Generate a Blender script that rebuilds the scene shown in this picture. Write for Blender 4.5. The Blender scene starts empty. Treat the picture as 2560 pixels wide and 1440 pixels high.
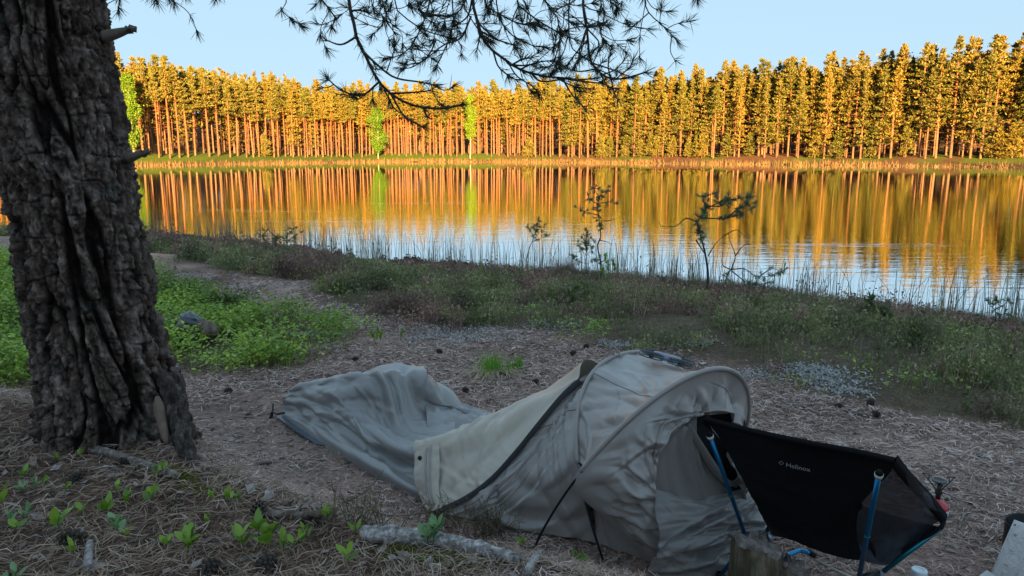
import bpy, math, random
import numpy as np
from mathutils import Vector, Matrix

random.seed(7)
RNG = np.random.default_rng(11)
SC = bpy.context.scene
COL = SC.collection
R = math.radians

# ------------------------------------------------------------------ camera
CAM_Z, PITCH, FPX = 1.5, R(10.27), 1850.0          # eye height over the camp ground; focal length in 2560-px units
cam_data = bpy.data.cameras.new("camera")
cam_data.sensor_width = 36.0
cam_data.lens = 36.0 * FPX / 2560.0
cam_data.clip_start, cam_data.clip_end = 0.02, 4000.0
cam = bpy.data.objects.new("camera", cam_data)
COL.objects.link(cam)
cam.location = (0, 0, CAM_Z)
cam.rotation_euler = (math.pi / 2 - PITCH, 0, 0)
SC.camera = cam

# ------------------------------------------------------------------ light
SUN_ELEV, SUN_AZ = R(8.0), R(173.0)                # low sun behind the viewer; azimuth clockwise from +Y
world = bpy.data.worlds.new("World")
SC.world = world
world.use_nodes = True
wn, wl = world.node_tree.nodes, world.node_tree.links
wn.clear()
sky = wn.new("ShaderNodeTexSky")
sky.sky_type = 'NISHITA'
sky.sun_disc = False
sky.sun_elevation = SUN_ELEV
sky.sun_rotation = SUN_AZ
sky.air_density, sky.dust_density, sky.ozone_density = 1.0, 0.3, 1.6
bg = wn.new("ShaderNodeBackground")
bg.inputs['Strength'].default_value = 0.073
wo = wn.new("ShaderNodeOutputWorld")
gam = wn.new("ShaderNodeGamma")                    # evens out the steep brightening of the Nishita sky towards the horizon
gam.inputs['Gamma'].default_value = 0.12
tint = wn.new("ShaderNodeMix")                     # the clear evening blue of the photograph's sky
tint.data_type, tint.blend_type = 'RGBA', 'MULTIPLY'
tint.inputs[0].default_value = 1.0
tint.inputs[7].default_value = (0.58, 0.81, 1.0, 1.0)
wl.new(sky.outputs[0], gam.inputs[0])
wl.new(gam.outputs[0], tint.inputs[6])
wl.new(tint.outputs[2], bg.inputs[0])
wl.new(bg.outputs[0], wo.inputs[0])

sun_data = bpy.data.lights.new("sun", 'SUN')
sun_data.energy = 5.0
sun_data.angle = R(0.5)
sun_data.color = (1.0, 0.58, 0.22)
sun = bpy.data.objects.new("sun", sun_data)
COL.objects.link(sun)
sun_vec = Vector((math.sin(SUN_AZ) * math.cos(SUN_ELEV), math.cos(SUN_AZ) * math.cos(SUN_ELEV), math.sin(SUN_ELEV)))
sun.rotation_euler = sun_vec.to_track_quat('Z', 'Y').to_euler()
sun.location = (0, -30, 60)

SC.view_settings.view_transform = 'Standard'
SC.view_settings.look = 'None'
SC.view_settings.gamma = 1.0
SC.view_settings.exposure = 3.5
SC.view_settings.use_curve_mapping = False
SC.cycles.max_bounces = 8
SC.cycles.transparent_max_bounces = 12
SC.cycles.use_denoising = True
# ------------------------------------------------------------------ helpers
def ray(px, py):
    x, y = (px - 1280.0) / FPX, (720.0 - py) / FPX
    c, s = math.cos(PITCH), math.sin(PITCH)
    return np.array((x, c + y * s, -s + y * c))

EYE = np.array((0.0, 0.0, CAM_Z))

def on_z(px, py, z=0.0):            # where the sight line through a picture point meets height z
    d = ray(px, py)
    return EYE + d * ((z - CAM_Z) / d[2])

def on_y(px, py, y):                # ... or the forward distance y
    d = ray(px, py)
    return EYE + d * (y / d[1])

def on_plane(px, py, o, n):
    d = ray(px, py)
    return EYE + d * (np.dot(np.asarray(o) - EYE, n) / np.dot(d, n))

def proj(p):
    p = np.asarray(p, float) - EYE
    c, s = math.cos(PITCH), math.sin(PITCH)
    f = p[1] * c - p[2] * s
    u = p[1] * s + p[2] * c
    return 1280 + FPX * p[0] / f, 720 - FPX * u / f

def unit(v):
    v = np.asarray(v, float)
    return v / (np.linalg.norm(v) + 1e-12)

def smooth(a, b, x):
    t = np.clip((np.asarray(x, float) - a) / (b - a), 0, 1)
    return t * t * (3 - 2 * t)

def _hash(ix, seed):
    h = np.full(ix.shape[0], seed * 374761393 & 0xffffffff, np.uint64)
    for k, m in zip(range(ix.shape[1]), (668265263, 2246822519, 3266489917)):
        h = (h ^ (ix[:, k].astype(np.int64).astype(np.uint64) * np.uint64(m))) & np.uint64(0xffffffff)
        h = (h * np.uint64(2654435761)) & np.uint64(0xffffffff)
        h ^= h >> np.uint64(15)
    h = (h * np.uint64(2246822519)) & np.uint64(0xffffffff)
    h ^= h >> np.uint64(13)
    return (h & np.uint64(0xffffff)).astype(float) / float(0xffffff)

def vnoise(p, seed=1):              # value noise in [0,1], p of shape (n, 2 or 3)
    p = np.asarray(p, float)
    i = np.floor(p)
    f = p - i
    f = f * f * (3 - 2 * f)
    k = p.shape[1]
    out = np.zeros(p.shape[0])
    for c in range(1 << k):
        w = np.ones(p.shape[0])
        o = i.copy()
        for a in range(k):
            if c >> a & 1:
                w *= f[:, a]
                o[:, a] += 1
            else:
                w *= 1 - f[:, a]
        out += w * _hash(o, seed)
    return out

def fbm(p, octv=4, seed=1, gain=0.5):
    p = np.asarray(p, float)
    s, a, t = 0.0, 1.0, 0.0
    for o in range(octv):
        s = s + a * vnoise(p * (2.03 ** o) + 17.3 * o, seed + o)
        t += a
        a *= gain
    return s / t

def cells(p, seed=1):               # worley: F1, F2 distances and the id of the nearest cell
    p = np.asarray(p, float)
    base = np.floor(p)
    n, k = p.shape
    f1 = np.full(n, 9.0); f2 = np.full(n, 9.0); idv = np.zeros(n)
    rng = [-1, 0, 1]
    for a in rng:
        for b in rng:
            c = base + np.array((a, b) + (0,) * (k - 2))
            q = c.copy()
            for ax in range(k):
                q[:, ax] += 0.1 + 0.8 * _hash(c, seed + 31 * ax)
            d = np.sqrt(((p - q) ** 2).sum(1))
            h = _hash(c, seed + 77)
            closer = d < f1
            f2 = np.where(closer, f1, np.minimum(f2, d))
            idv = np.where(closer, h, idv)
            f1 = np.where(closer, d, f1)
    return f1, f2, idv

def raw_mesh(name, V, faces, smooth_shade=True):
    """mesh from a vertex array and a list of (n,k) index arrays"""
    me = bpy.data.meshes.new(name)
    V = np.ascontiguousarray(V, np.float32)
    faces = [np.asarray(f, np.int32) for f in faces if len(f)]
    loops = np.concatenate([f.ravel() for f in faces]) if faces else np.zeros(0, np.int32)
    sizes = np.concatenate([np.full(len(f), f.shape[1], np.int32) for f in faces]) if faces else np.zeros(0, np.int32)
    starts = np.concatenate([[0], np.cumsum(sizes)[:-1]]).astype(np.int32) if len(sizes) else sizes
    me.vertices.add(len(V)); me.vertices.foreach_set("co", V.ravel())
    me.loops.add(len(loops)); me.loops.foreach_set("vertex_index", loops)
    me.polygons.add(len(sizes)); me.polygons.foreach_set("loop_start", starts)
    try:
        me.polygons.foreach_set("loop_total", sizes)
    except Exception:
        pass
    me.update(calc_edges=True)
    me.validate()
    if smooth_shade:
        me.polygons.foreach_set("use_smooth", np.ones(len(me.polygons), bool))
    return me

class MB:
    """collects geometry; build() links it as one mesh object"""
    def __init__(self):
        self.V, self.F, self.n = [], [], 0
    def add(self, V, *faces):
        V = np.asarray(V, float)
        for f in faces:
            f = np.asarray(f, np.int64)
            if len(f):
                self.F.append(f + self.n)
        self.V.append(V)
        self.n += len(V)
        return self
    def mesh(self, name, sm=True):
        ks = {}
        for f in self.F:
            ks.setdefault(f.shape[1], []).append(f)
        return raw_mesh(name, np.concatenate(self.V), [np.concatenate(v) for v in ks.values()], sm)
    def build(self, name, mat, parent=None, sm=True, loc=None):
        return link(name, self.mesh(name, sm), mat, parent, loc)
    # shapes
    def tube(self, pts, rad, sides=6, cap=True):
        pts = np.asarray(pts, float)
        n = len(pts)
        rad = np.broadcast_to(np.asarray(rad, float), (n,))
        t = np.gradient(pts, axis=0)
        t /= np.linalg.norm(t, axis=1, keepdims=True) + 1e-12
        ref = np.array((0, 0, 1.0)) if abs(t[0][2]) < 0.9 else np.array((1.0, 0, 0))
        u = unit(np.cross(t[0], ref))
        ang = np.linspace(0, 2 * np.pi, sides, endpoint=False)
        V = np.zeros((n, sides, 3))
        for i in range(n):
            u = unit(u - t[i] * np.dot(u, t[i]))
            v = np.cross(t[i], u)
            V[i] = pts[i] + rad[i] * (np.cos(ang)[:, None] * u + np.sin(ang)[:, None] * v)
        V = V.reshape(-1, 3)
        a = np.arange(n - 1)[:, None] * sides
        j = np.arange(sides)[None, :]
        k = (j + 1) % sides
        F = np.stack([a + j, a + k, a + sides + k, a + sides + j], -1).reshape(-1, 4)
        fs = [F]
        if cap:
            fs += [np.arange(sides)[None, ::-1], ((n - 1) * sides + np.arange(sides))[None, :]]
        return self.add(V, *fs)
    def quads(self, c, u, v):
        c, u, v = (np.asarray(a, float) for a in (c, u, v))
        V = np.stack([c - u - v, c + u - v, c + u + v, c - u + v], 1).reshape(-1, 3)
        return self.add(V, np.arange(len(c) * 4).reshape(-1, 4))
    def diamonds(self, base, tip, side):
        m = (base * 0.55 + tip * 0.45)
        V = np.stack([base, m + side, tip, m - side], 1).reshape(-1, 3)
        return self.add(V, np.arange(len(base) * 4).reshape(-1, 4))
    def grid(self, P, close_u=False):
        """P: (nu, nv, 3) points"""
        nu, nv = P.shape[:2]
        i = np.arange(nu if close_u else nu - 1)[:, None]
        j = np.arange(nv - 1)[None, :]
        i2 = (i + 1) % nu
        F = np.stack([i * nv + j, i2 * nv + j, i2 * nv + j + 1, i * nv + j + 1], -1).reshape(-1, 4)
        return self.add(P.reshape(-1, 3), F)
    def box(self, c, size, rot=None):
        s = np.array([(x, y, z) for x in (-.5, .5) for y in (-.5, .5) for z in (-.5, .5)]) * np.asarray(size, float)
        if rot is not None:
            s = s @ np.asarray(rot).T
        F = [(0, 1, 3, 2), (4, 6, 7, 5), (0, 4, 5, 1), (2, 3, 7, 6), (0, 2, 6, 4), (1, 5, 7, 3)]
        return self.add(s + np.asarray(c, float), F)
    def lathe(self, prof, c=(0, 0, 0), sides=24, axis=None):
        prof = np.asarray(prof, float)
        a = np.linspace(0, 2 * np.pi, sides, endpoint=False)
        P = np.stack([np.stack([prof[:, 0] * math.cos(t), prof[:, 0] * math.sin(t), prof[:, 1]], -1) for t in a])
        if axis is not None:
            P = P @ np.asarray(axis).T
        return self.grid(P + np.asarray(c, float), close_u=True)

def link(name, me, mat, parent=None, loc=None):
    o = bpy.data.objects.new(name, me)
    COL.objects.link(o)
    if mat is not None and me is not None and not len(me.materials):
        me.materials.append(mat)
    if parent is not None:
        o.parent = parent
    if loc is not None:
        o.location = loc
    return o

def thing(name, label, cat, loc=(0, 0, 0), group=None):
    o = bpy.data.objects.new(name, None)
    o.empty_display_size = 0.1
    COL.objects.link(o)
    o.location = loc
    tag(o, label, cat, group)
    return o

def tag(o, label=None, cat=None, group=None, kind=None):
    for k, v in (("label", label), ("category", cat), ("group", group), ("kind", kind)):
        if v:
            o[k] = v
    return o

def dup(root, loc, rotz=0.0, scale=1.0, label=None):
    r = root.copy(); COL.objects.link(r)
    r.location = loc; r.rotation_euler = (0, 0, rotz); r.scale = (scale,) * 3
    if label:
        r["label"] = label
    for ch in root.children:
        c = ch.copy(); COL.objects.link(c); c.parent = r
        for g in ch.children:
            d = g.copy(); COL.objects.link(d); d.parent = c
    return r

def rot_mat(axis, ang):
    return np.array(Matrix.Rotation(ang, 3, Vector(axis)))

def catmull(P, n):
    """resample a polyline of control points smoothly to n points, even in chord length"""
    P = np.asarray(P, float)
    if len(P) == 2:
        return P[0] + (P[1] - P[0]) * np.linspace(0, 1, n)[:, None]
    d = np.concatenate([[0], np.cumsum(np.linalg.norm(np.diff(P, axis=0), axis=1))])
    Q = np.concatenate([[2 * P[0] - P[1]], P, [2 * P[-1] - P[-2]]])
    fine, fd = [], []
    for i in range(len(P) - 1):
        t = np.linspace(0, 1, 17)[:-1, None]
        p0, p1, p2, p3 = Q[i], Q[i + 1], Q[i + 2], Q[i + 3]
        fine.append(0.5 * ((2 * p1) + (-p0 + p2) * t + (2 * p0 - 5 * p1 + 4 * p2 - p3) * t ** 2 + (-p0 + 3 * p1 - 3 * p2 + p3) * t ** 3))
    fine.append(P[-1:])
    fine = np.concatenate(fine)
    d = np.concatenate([[0], np.cumsum(np.linalg.norm(np.diff(fine, axis=0), axis=1))])
    s = np.linspace(0, d[-1], n)
    return np.stack([np.interp(s, d, fine[:, k]) for k in range(fine.shape[1])], -1)

# ------------------------------------------------------------------ materials
class NT:
    def __init__(self, name):
        self.m = bpy.data.materials.new(name)
        self.m.use_nodes = True
        self.t = self.m.node_tree
        self.N, self.L = self.t.nodes, self.t.links
        self.N.clear()
        self.out = self.N.new("ShaderNodeOutputMaterial")
    def n(self, typ, **kw):
        o = self.N.new("ShaderNode" + typ)
        for k, v in kw.items():
            if k.startswith("i_"):
                key = k[2:].replace("_", " ")
                o.inputs[int(key) if key.isdigit() else key].default_value = v
            else:
                setattr(o, k, v)
        return o
    def l(self, a, b):
        self.L.new(a, b)
    def ramp(self, fac, stops, interp='LINEAR'):
        r = self.N.new("ShaderNodeValToRGB")
        r.color_ramp.interpolation = interp
        e = r.color_ramp.elements
        while len(e) < len(stops):
            e.new(0.5)
        for el, (p, c) in zip(e, stops):
            el.position = p
            el.color = (*c, 1) if len(c) == 3 else c
        self.l(fac, r.inputs[0])
        return r.outputs[0]
    def noise(self, scale, detail=4, rough=0.55, vec=None, dist=0.0):
        n = self.n("TexNoise", i_Scale=scale, i_Detail=detail, i_Roughness=rough, i_Distortion=dist)
        if vec is not None:
            self.l(vec, n.inputs['Vector'])
        return n.outputs['Fac']
    def coords(self, kind='Object', scale=None):
        c = self.n("TexCoord").outputs[kind]
        if scale is not None:
            m = self.n("Mapping")
            m.inputs['Scale'].default_value = scale
            self.l(c, m.inputs['Vector'])
            return m.outputs[0]
        return c
    def mix(self, fac, a, b, typ='MIX'):
        m = self.N.new("ShaderNodeMix")
        m.data_type = 'RGBA'
        m.blend_type = typ
        for idx, v in ((0, fac), (6, a), (7, b)):
            if hasattr(v, "is_linked") or hasattr(v, "links"):
                self.l(v, m.inputs[idx])
            else:
                m.inputs[idx].default_value = (*v, 1) if isinstance(v, tuple) and len(v) == 3 else v
        return m.outputs[2]
    def math(self, op, a, b=None):
        m = self.n("Math", operation=op)
        for i, v in enumerate((a, b)):
            if v is None:
                continue
            if hasattr(v, "links"):
                self.l(v, m.inputs[i])
            else:
                m.inputs[i].default_value = v
        return m.outputs[0]
    def bump(self, h, strength=0.4, dist=0.02, normal=None):
        b = self.n("Bump", i_Strength=strength, i_Distance=dist)
        self.l(h, b.inputs['Height'])
        if normal is not None:
            self.l(normal, b.inputs['Normal'])
        return b.outputs[0]
    def principled(self, color, rough=0.7, normal=None, **kw):
        p = self.n("BsdfPrincipled")
        for key, v in (('Base Color', color), ('Roughness', rough)):
            if hasattr(v, "links"):
                self.l(v, p.inputs[key])
            else:
                p.inputs[key].default_value = (*v, 1) if isinstance(v, tuple) and len(v) == 3 else v
        if normal is not None:
            self.l(normal, p.inputs['Normal'])
        for k, v in kw.items():
            p.inputs[k.replace("_", " ")].default_value = v
        return p.outputs[0]
    def finish(self, bsdf):
        self.l(bsdf, self.out.inputs['Surface'])
        return self.m

def mat_plain(name, col, rough=0.6, var=0.15, scale=8.0, bump=0.0, metallic=0.0, spec=0.4, bump_scale=None):
    t = NT(name)
    co = t.coords('Object')
    f = t.noise(scale, 5, 0.6, co)
    c = t.ramp(f, [(0.25, tuple(x * (1 - var) for x in col)), (0.75, tuple(min(1, x * (1 + var)) for x in col))])
    nm = t.bump(t.noise(bump_scale or scale * 6, 4, 0.6, co), bump, 0.01) if bump else None
    p = t.principled(c, rough, nm, Metallic=metallic, **{"Specular IOR Level": spec})
    return t.finish(p)

def mat_leaf(name, cols, trans=0.35, rough=0.55, patch=None, spec=0.25):
    """foliage: colour varies from leaf to leaf and in patches; light comes through the blades"""
    t = NT(name)
    rnd = t.n("NewGeometry").outputs['Random Per Island']
    stops = [(i / max(1, len(cols) - 1), c) for i, c in enumerate(cols)]
    c = t.ramp(rnd, stops)
    if patch:
        f = t.noise(patch, 3, 0.5, t.coords('Object'))
        c = t.mix(1.0, c, t.ramp(f, [(0.32, (0.42, 0.42, 0.45)), (0.5, (0.95, 0.95, 0.95)), (0.68, (1.45, 1.38, 1.3))]), 'MULTIPLY')
    p = t.principled(c, rough, None, **{"Specular IOR Level": spec})
    if trans <= 0:
        return t.finish(p)
    tr = t.n("BsdfTranslucent")
    t.l(c, tr.inputs['Color'])
    mx = t.n("MixShader")
    mx.inputs[0].default_value = trans
    t.l(p, mx.inputs[1]); t.l(tr.outputs[0], mx.inputs[2])
    return t.finish(mx.outputs[0])
# ================================================================== terrain
WATER_Z = -0.70
_ns = np.array([(-400, 80), (-160, 58), (-100, 46), (-40, 30), (-25, 25), (-14.6, 21), (-9.5, 19.6), (-4.9, 17.0), (-3.1, 15.3), (-1.4, 14.4), (0.14, 13.5),
                (1.5, 12.9), (2.5, 12.4), (3.9, 11.5), (4.6, 10.5), (5.4, 9.8), (6.3, 9.1), (9, 8), (20, 4), (60, -10), (150, -20), (400, -40)], float)
_fs = np.array([(-400, 60), (-160, 62), (-130, 96), (-112, 112), (-90, 130), (-69, 147), (-56, 176), (-38, 205), (-21, 213), (0, 206), (22.6, 190),
                (58.8, 152), (85, 124), (104, 100), (140, 55), (200, 0), (400, -30)], float)
_tx = np.linspace(-400, 400, 3201)
_tn = np.interp(_tx, _ns[:, 0], _ns[:, 1])
_tf = np.interp(_tx, _fs[:, 0], _fs[:, 1])
_k = np.exp(-0.5 * (np.arange(-40, 41) / 14.0) ** 2); _k /= _k.sum()
_tf = np.convolve(np.pad(_tf, 40, mode='edge'), _k, 'valid')
_gf = 1 / np.sqrt(1 + np.gradient(_tf, _tx) ** 2)
def near_shore(x): return np.interp(x, _tx, _tn)
def far_shore(x): return np.interp(x, _tx, _tf)
def far_in(x, y): return (y - far_shore(x)) * np.interp(x, _tx, _gf)

CREST = np.array([(-9, 3.6), (-4, 3.3), (-2.4, 2.95), (-1.62, 2.62), (-0.95, 2.12), (-0.39, 1.80), (0.0, 1.64), (0.30, 1.50), (0.52, 1.25), (0.66, 0.8), (0.72, 0.2), (0.8, -4)], float)
def crest_dist(x, y):
    """distance to the edge of the little bank in the foreground, positive on the lake side"""
    d = np.full(x.shape, 1e9); sgn = np.ones(x.shape)
    for (x0, y0), (x1, y1) in zip(CREST[:-1], CREST[1:]):
        ex, ey = x1 - x0, y1 - y0
        t = np.clip(((x - x0) * ex + (y - y0) * ey) / (ex * ex + ey * ey), 0, 1)
        qx, qy = x - x0 - t * ex, y - y0 - t * ey
        dd = np.hypot(qx, qy)
        s = np.where(ex * qy - ey * qx > 0, 1.0, -1.0)
        up = dd < d - 1e-9
        d = np.where(up, dd, d); sgn = np.where(up, s, sgn)
    return d * sgn

def ground_z(x, y, rough=True):
    x = np.atleast_1d(np.asarray(x, float)); y = np.atleast_1d(np.asarray(y, float))
    t = near_shore(x) - y
    u = far_in(x, y)
    xy = np.stack([x, y], -1)
    land = WATER_Z + 0.12 * smooth(0, 0.35, t) + 0.58 * smooth(0.4, 6.6, t) ** 1.25
    bed = WATER_Z - 0.08 - 1.9 * smooth(0, 14, np.minimum(-t, -u))
    far = WATER_Z + 0.25 * smooth(0, 2.5, u) + 1.9 * smooth(2.0, 15.0, u) + 0.035 * np.clip(u - 12, 0, 400) + 0.12 * np.clip(u - 34, 0, 60)
    z = np.where(t > 0, land, np.where(u > 0, far, bed))
    # foreground bank
    cd = crest_dist(x, y)
    w = 0.55 + 0.55 * smooth(-0.2, -1.6, x)
    m = 0.57 * (1 - smooth(-0.10, 1.0, cd / w)) + 0.05 * smooth(0.2, 2.0, -cd)
    m = m * smooth(-7.5, -3.5, x)
    z = z + np.where(t > 3, m, 0)
    # unseen ridge added behind the camp to keep the low sun off it
    z = z + 15.0 * smooth(-14, -88, y)
    if rough:
        near = (t > 0.0) & (y > -20)
        b = (fbm(xy * 1.1, 4, 5) - 0.5) * 0.10 + (fbm(xy * 6.0, 3, 9) - 0.5) * 0.035
        b = b * smooth(0, 1.0, t)
        z = z + np.where(near, b, 0) + np.where((u > 1) | (y < -20), (fbm(xy * 0.09, 3, 21) - 0.5) * 1.1 * smooth(1, 14, np.maximum(u, -y - 20)), 0)
    return z

def gz(x, y):
    return float(ground_z(x, y)[0])

def spaced(lo, hi, a, b, da, steps):
    core = np.arange(a, b + 1e-6, da)
    l, r = [a], [b]
    d = da
    while l[-1] > lo:
        d = min(d * steps, 14.0 if l[-1] > lo * 0.9 else 40); l.append(l[-1] - d)
    d = da
    while r[-1] < hi:
        d = min(d * steps, 3.0 if r[-1] < 260 else 60); r.append(r[-1] + d)
    return np.concatenate([np.array(l[:0:-1]), core, np.array(r[1:])])

gx = spaced(-900, 900, -6.0, 6.5, 0.115, 1.12)
gx = np.unique(np.concatenate([gx, np.arange(-130, 131, 3.0)]))
gy = spaced(-320, 1500, 0.4, 12.5, 0.12, 1.12)
GX, GY = np.meshgrid(gx, gy, indexing='ij')
GZ = ground_z(GX.ravel(), GY.ravel()).reshape(GX.shape)
tb = MB().grid(np.stack([GX, GY, GZ], -1))

# what covers the ground where (colour of the cover itself)
def zone_masks(x, y):
    """bare litter of the camp clearing and path 0..1, bilberry patch 0..1, heather 0..1"""
    xy = np.stack([x, y], -1)
    n = (fbm(xy * 0.9, 3, 33) - 0.5)
    n2 = (fbm(xy * 2.3, 3, 37) - 0.5)
    t = near_shore(x) - y
    edge_y = np.interp(x, [-14, -7.0, -5.0, -3.7, -2.65, -2.0, -1.0, 0.0, 0.7, 1.3, 1.7, 1.85, 2.15, 2.5, 2.8, 3.6, 7, 14], [17.0, 13.0, 10.9, 9.6, 8.8, 7.8, 6.55, 6.15, 5.9, 5.45, 4.9, 4.55, 4.15, 3.95, 3.85, 3.65, 2.6, 2.0])
    heath = smooth(-0.30, 0.30, y - edge_y + 1.0 * n + 0.5 * n2) * smooth(0.0, 0.5, t)
    # bilberries: left of the path, behind the big tree
    low_y = np.interp(x, [-12, -3.4, -2.5, -1.9, -1.4, -0.9], [4.6, 4.6, 4.9, 5.1, 5.55, 6.1])
    hi_y = np.interp(x, [-12, -6.0, -5.0, -3.7, -3.2, -2.65, -2.0, -1.4, -0.9], [13.0, 10.3, 9.4, 8.2, 7.6, 7.0, 6.5, 6.2, 6.0])
    bil = smooth(-0.35, 0.75, y - low_y + 1.3 * n + 0.9 * n2) * smooth(-0.1, 0.4, hi_y - y + 0.9 * n) * smooth(-0.85, -1.4, x)
    return np.clip(1 - heath - bil, 0, 1), bil, heath

def ground_colour(x, y):
    xy = np.stack([x, y], -1)
    bare, bil, heath = zone_masks(x, y)
    n = fbm(xy * 1.7, 4, 41)[:, None]
    n3 = smooth(0.42, 0.62, fbm(xy * 0.55, 3, 47))[:, None]
    litter = np.array((0.34, 0.225, 0.185)) * (0.2 + 1.4 * n)
    litter = litter * (1 - 0.35 * n3) + np.array((0.46, 0.36, 0.32)) * 0.35 * n3
    soil = np.array((0.13, 0.098, 0.064)) * (0.7 + 0.6 * n)
    c = litter * bare[:, None] + soil * (1 - bare[:, None])
    cd = crest_dist(x, y)
    on_bank = (smooth(0.9, -0.2, cd) * smooth(-3.0, 0.0, y))[:, None]
    c = c * (1 - on_bank) + on_bank * np.array((0.17, 0.105, 0.075)) * (0.4 + 1.1 * n)
    t = near_shore(x) - y
    u = far_in(x, y)
    wet = smooth(0.5, 0.0, t)[:, None]
    c = c * (1 - wet) + wet * np.array((0.05, 0.042, 0.03))
    g = (smooth(3.0, 6.0, u) * smooth(24, 14, u))[:, None]
    nf = fbm(xy * 0.10, 3, 51)
    px = x / np.maximum(y, 1) * FPX + 1280
    green = smooth(1520, 1250, px + 500 * (nf - 0.5)) + 0.9 * smooth(0.46, 0.54, nf) * smooth(1400, 1600, px)
    green = np.clip(green, 0, 1)[:, None]
    far = np.array((0.085, 0.045, 0.024)) * (1 - green) + np.array((0.05, 0.085, 0.009)) * green
    far = far * (0.75 + 0.5 * fbm(xy * 0.8, 3, 55)[:, None])
    forest = np.array((0.07, 0.05, 0.03))
    fc = far * g + forest * (1 - g)
    reed = smooth(4.0, 1.5, u)[:, None]
    fc = fc * (1 - reed) + reed * np.array((0.08, 0.05, 0.022))
    c = np.where((u > 0)[:, None], fc, c)
    c = np.where((y < -16)[:, None], forest, c)
    return np.clip(c, 0, 1)

gm = tb.mesh("ground")
gc = ground_colour(GX.ravel(), GY.ravel())
ca = gm.color_attributes.new("cover", 'FLOAT_COLOR', 'POINT')
ca.data.foreach_set("color", np.concatenate([gc, np.ones((len(gc), 1))], 1).astype(np.float32).ravel())
t = NT("ground_cover")
att = t.n("VertexColor", layer_name="cover").outputs['Color']
co = t.coords('Object')
f1 = t.noise(55, 6, 0.7, co)
f2 = t.noise(9, 4, 0.6, co)
st = t.n("TexNoise", i_Scale=1.0, i_Detail=3.0, i_Roughness=0.6, i_Distortion=1.4)
mp = t.n("Mapping"); mp.inputs['Scale'].default_value = (34, 120, 60)
t.l(co, mp.inputs[0]); t.l(mp.outputs[0], st.inputs['Vector'])
c = t.mix(1.0, att, t.ramp(f1, [(0.3, (0.45, 0.43, 0.42)), (0.7, (1.5, 1.5, 1.5))]), 'MULTIPLY')
c = t.mix(1.0, c, t.ramp(f2, [(0.3, (0.75, 0.73, 0.72)), (0.7, (1.15, 1.15, 1.15))]), 'MULTIPLY')
c = t.mix(1.0, c, t.ramp(st.outputs['Fac'], [(0.42, (0.75, 0.74, 0.73)), (0.62, (1.5, 1.47, 1.45))]), 'MULTIPLY')
h = t.math('ADD', f1, t.math('MULTIPLY', st.outputs['Fac'], 0.8))
ground_mat = t.finish(t.principled(c, 0.95, t.bump(h, 0.7, 0.03), **{"Specular IOR Level": 0.15}))
tag(link("ground", gm, ground_mat), kind="structure")

# ------------------------------------------------------------------ the lake
t = NT("lake_water")
co = t.coords('Object')
geo = t.n("SeparateXYZ"); t.l(co, geo.inputs[0])
def wave(sx, sy, detail, dist=0.4):
    m = t.n("Mapping"); m.inputs['Scale'].default_value = (sx, sy, 1.0)
    t.l(co, m.inputs[0])
    return t.noise(1.0, detail, 0.5, m.outputs[0], dist)
calm = t.noise(0.035, 2, 0.5, co)
ripple = wave(0.7, 3.0, 3)
chop = wave(2.5, 11.0, 2)
near_f = t.n("MapRange"); near_f.inputs['From Min'].default_value = 90; near_f.inputs['From Max'].default_value = 14
near_f.inputs['To Min'].default_value = 0.12; near_f.inputs['To Max'].default_value = 1.0
t.l(geo.outputs['Y'], near_f.inputs['Value'])
patch = t.ramp(wave(0.05, 0.55, 2, 0.2), [(0.66, (0, 0, 0)), (0.72, (1, 1, 1))])
hh = t.math('ADD', ripple, t.math('MULTIPLY', chop, 0.25))
hh = t.math('MULTIPLY', hh, t.math('MULTIPLY', near_f.outputs[0], t.math('ADD', calm, 0.35)))
hh = t.math('ADD', hh, t.math('MULTIPLY', t.math('MULTIPLY', patch, chop), 0.5))
bn = t.bump(hh, 1.0, 0.0055)
fr_ = t.n("Fresnel", i_IOR=1.33); t.l(bn, fr_.inputs['Normal'])
gl = t.n("BsdfGlossy", i_Roughness=0.012); gl.inputs['Color'].default_value = (0.93, 0.95, 0.96, 1); t.l(bn, gl.inputs['Normal'])
dp = t.n("BsdfDiffuse"); dp.inputs['Color'].default_value = (0.012, 0.014, 0.010, 1)
mr_ = t.n("MapRange"); mr_.inputs['To Min'].default_value = 0.88; mr_.inputs['To Max'].default_value = 1.0
t.l(fr_.outputs[0], mr_.inputs['Value'])
wm = t.n("MixShader"); t.l(mr_.outputs[0], wm.inputs[0]); t.l(dp.outputs[0], wm.inputs[1]); t.l(gl.outputs[0], wm.inputs[2])
water_mat = t.finish(wm.outputs[0])
wx = np.concatenate([np.linspace(-400, 400, 41)]); wy = np.linspace(-40, 330, 38)
WX, WY = np.meshgrid(wx, wy, indexing='ij')
lake = MB().grid(np.stack([WX, WY, np.full_like(WX, WATER_Z)], -1)).build("lake", water_mat)
tag(lake, kind="structure")

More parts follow.
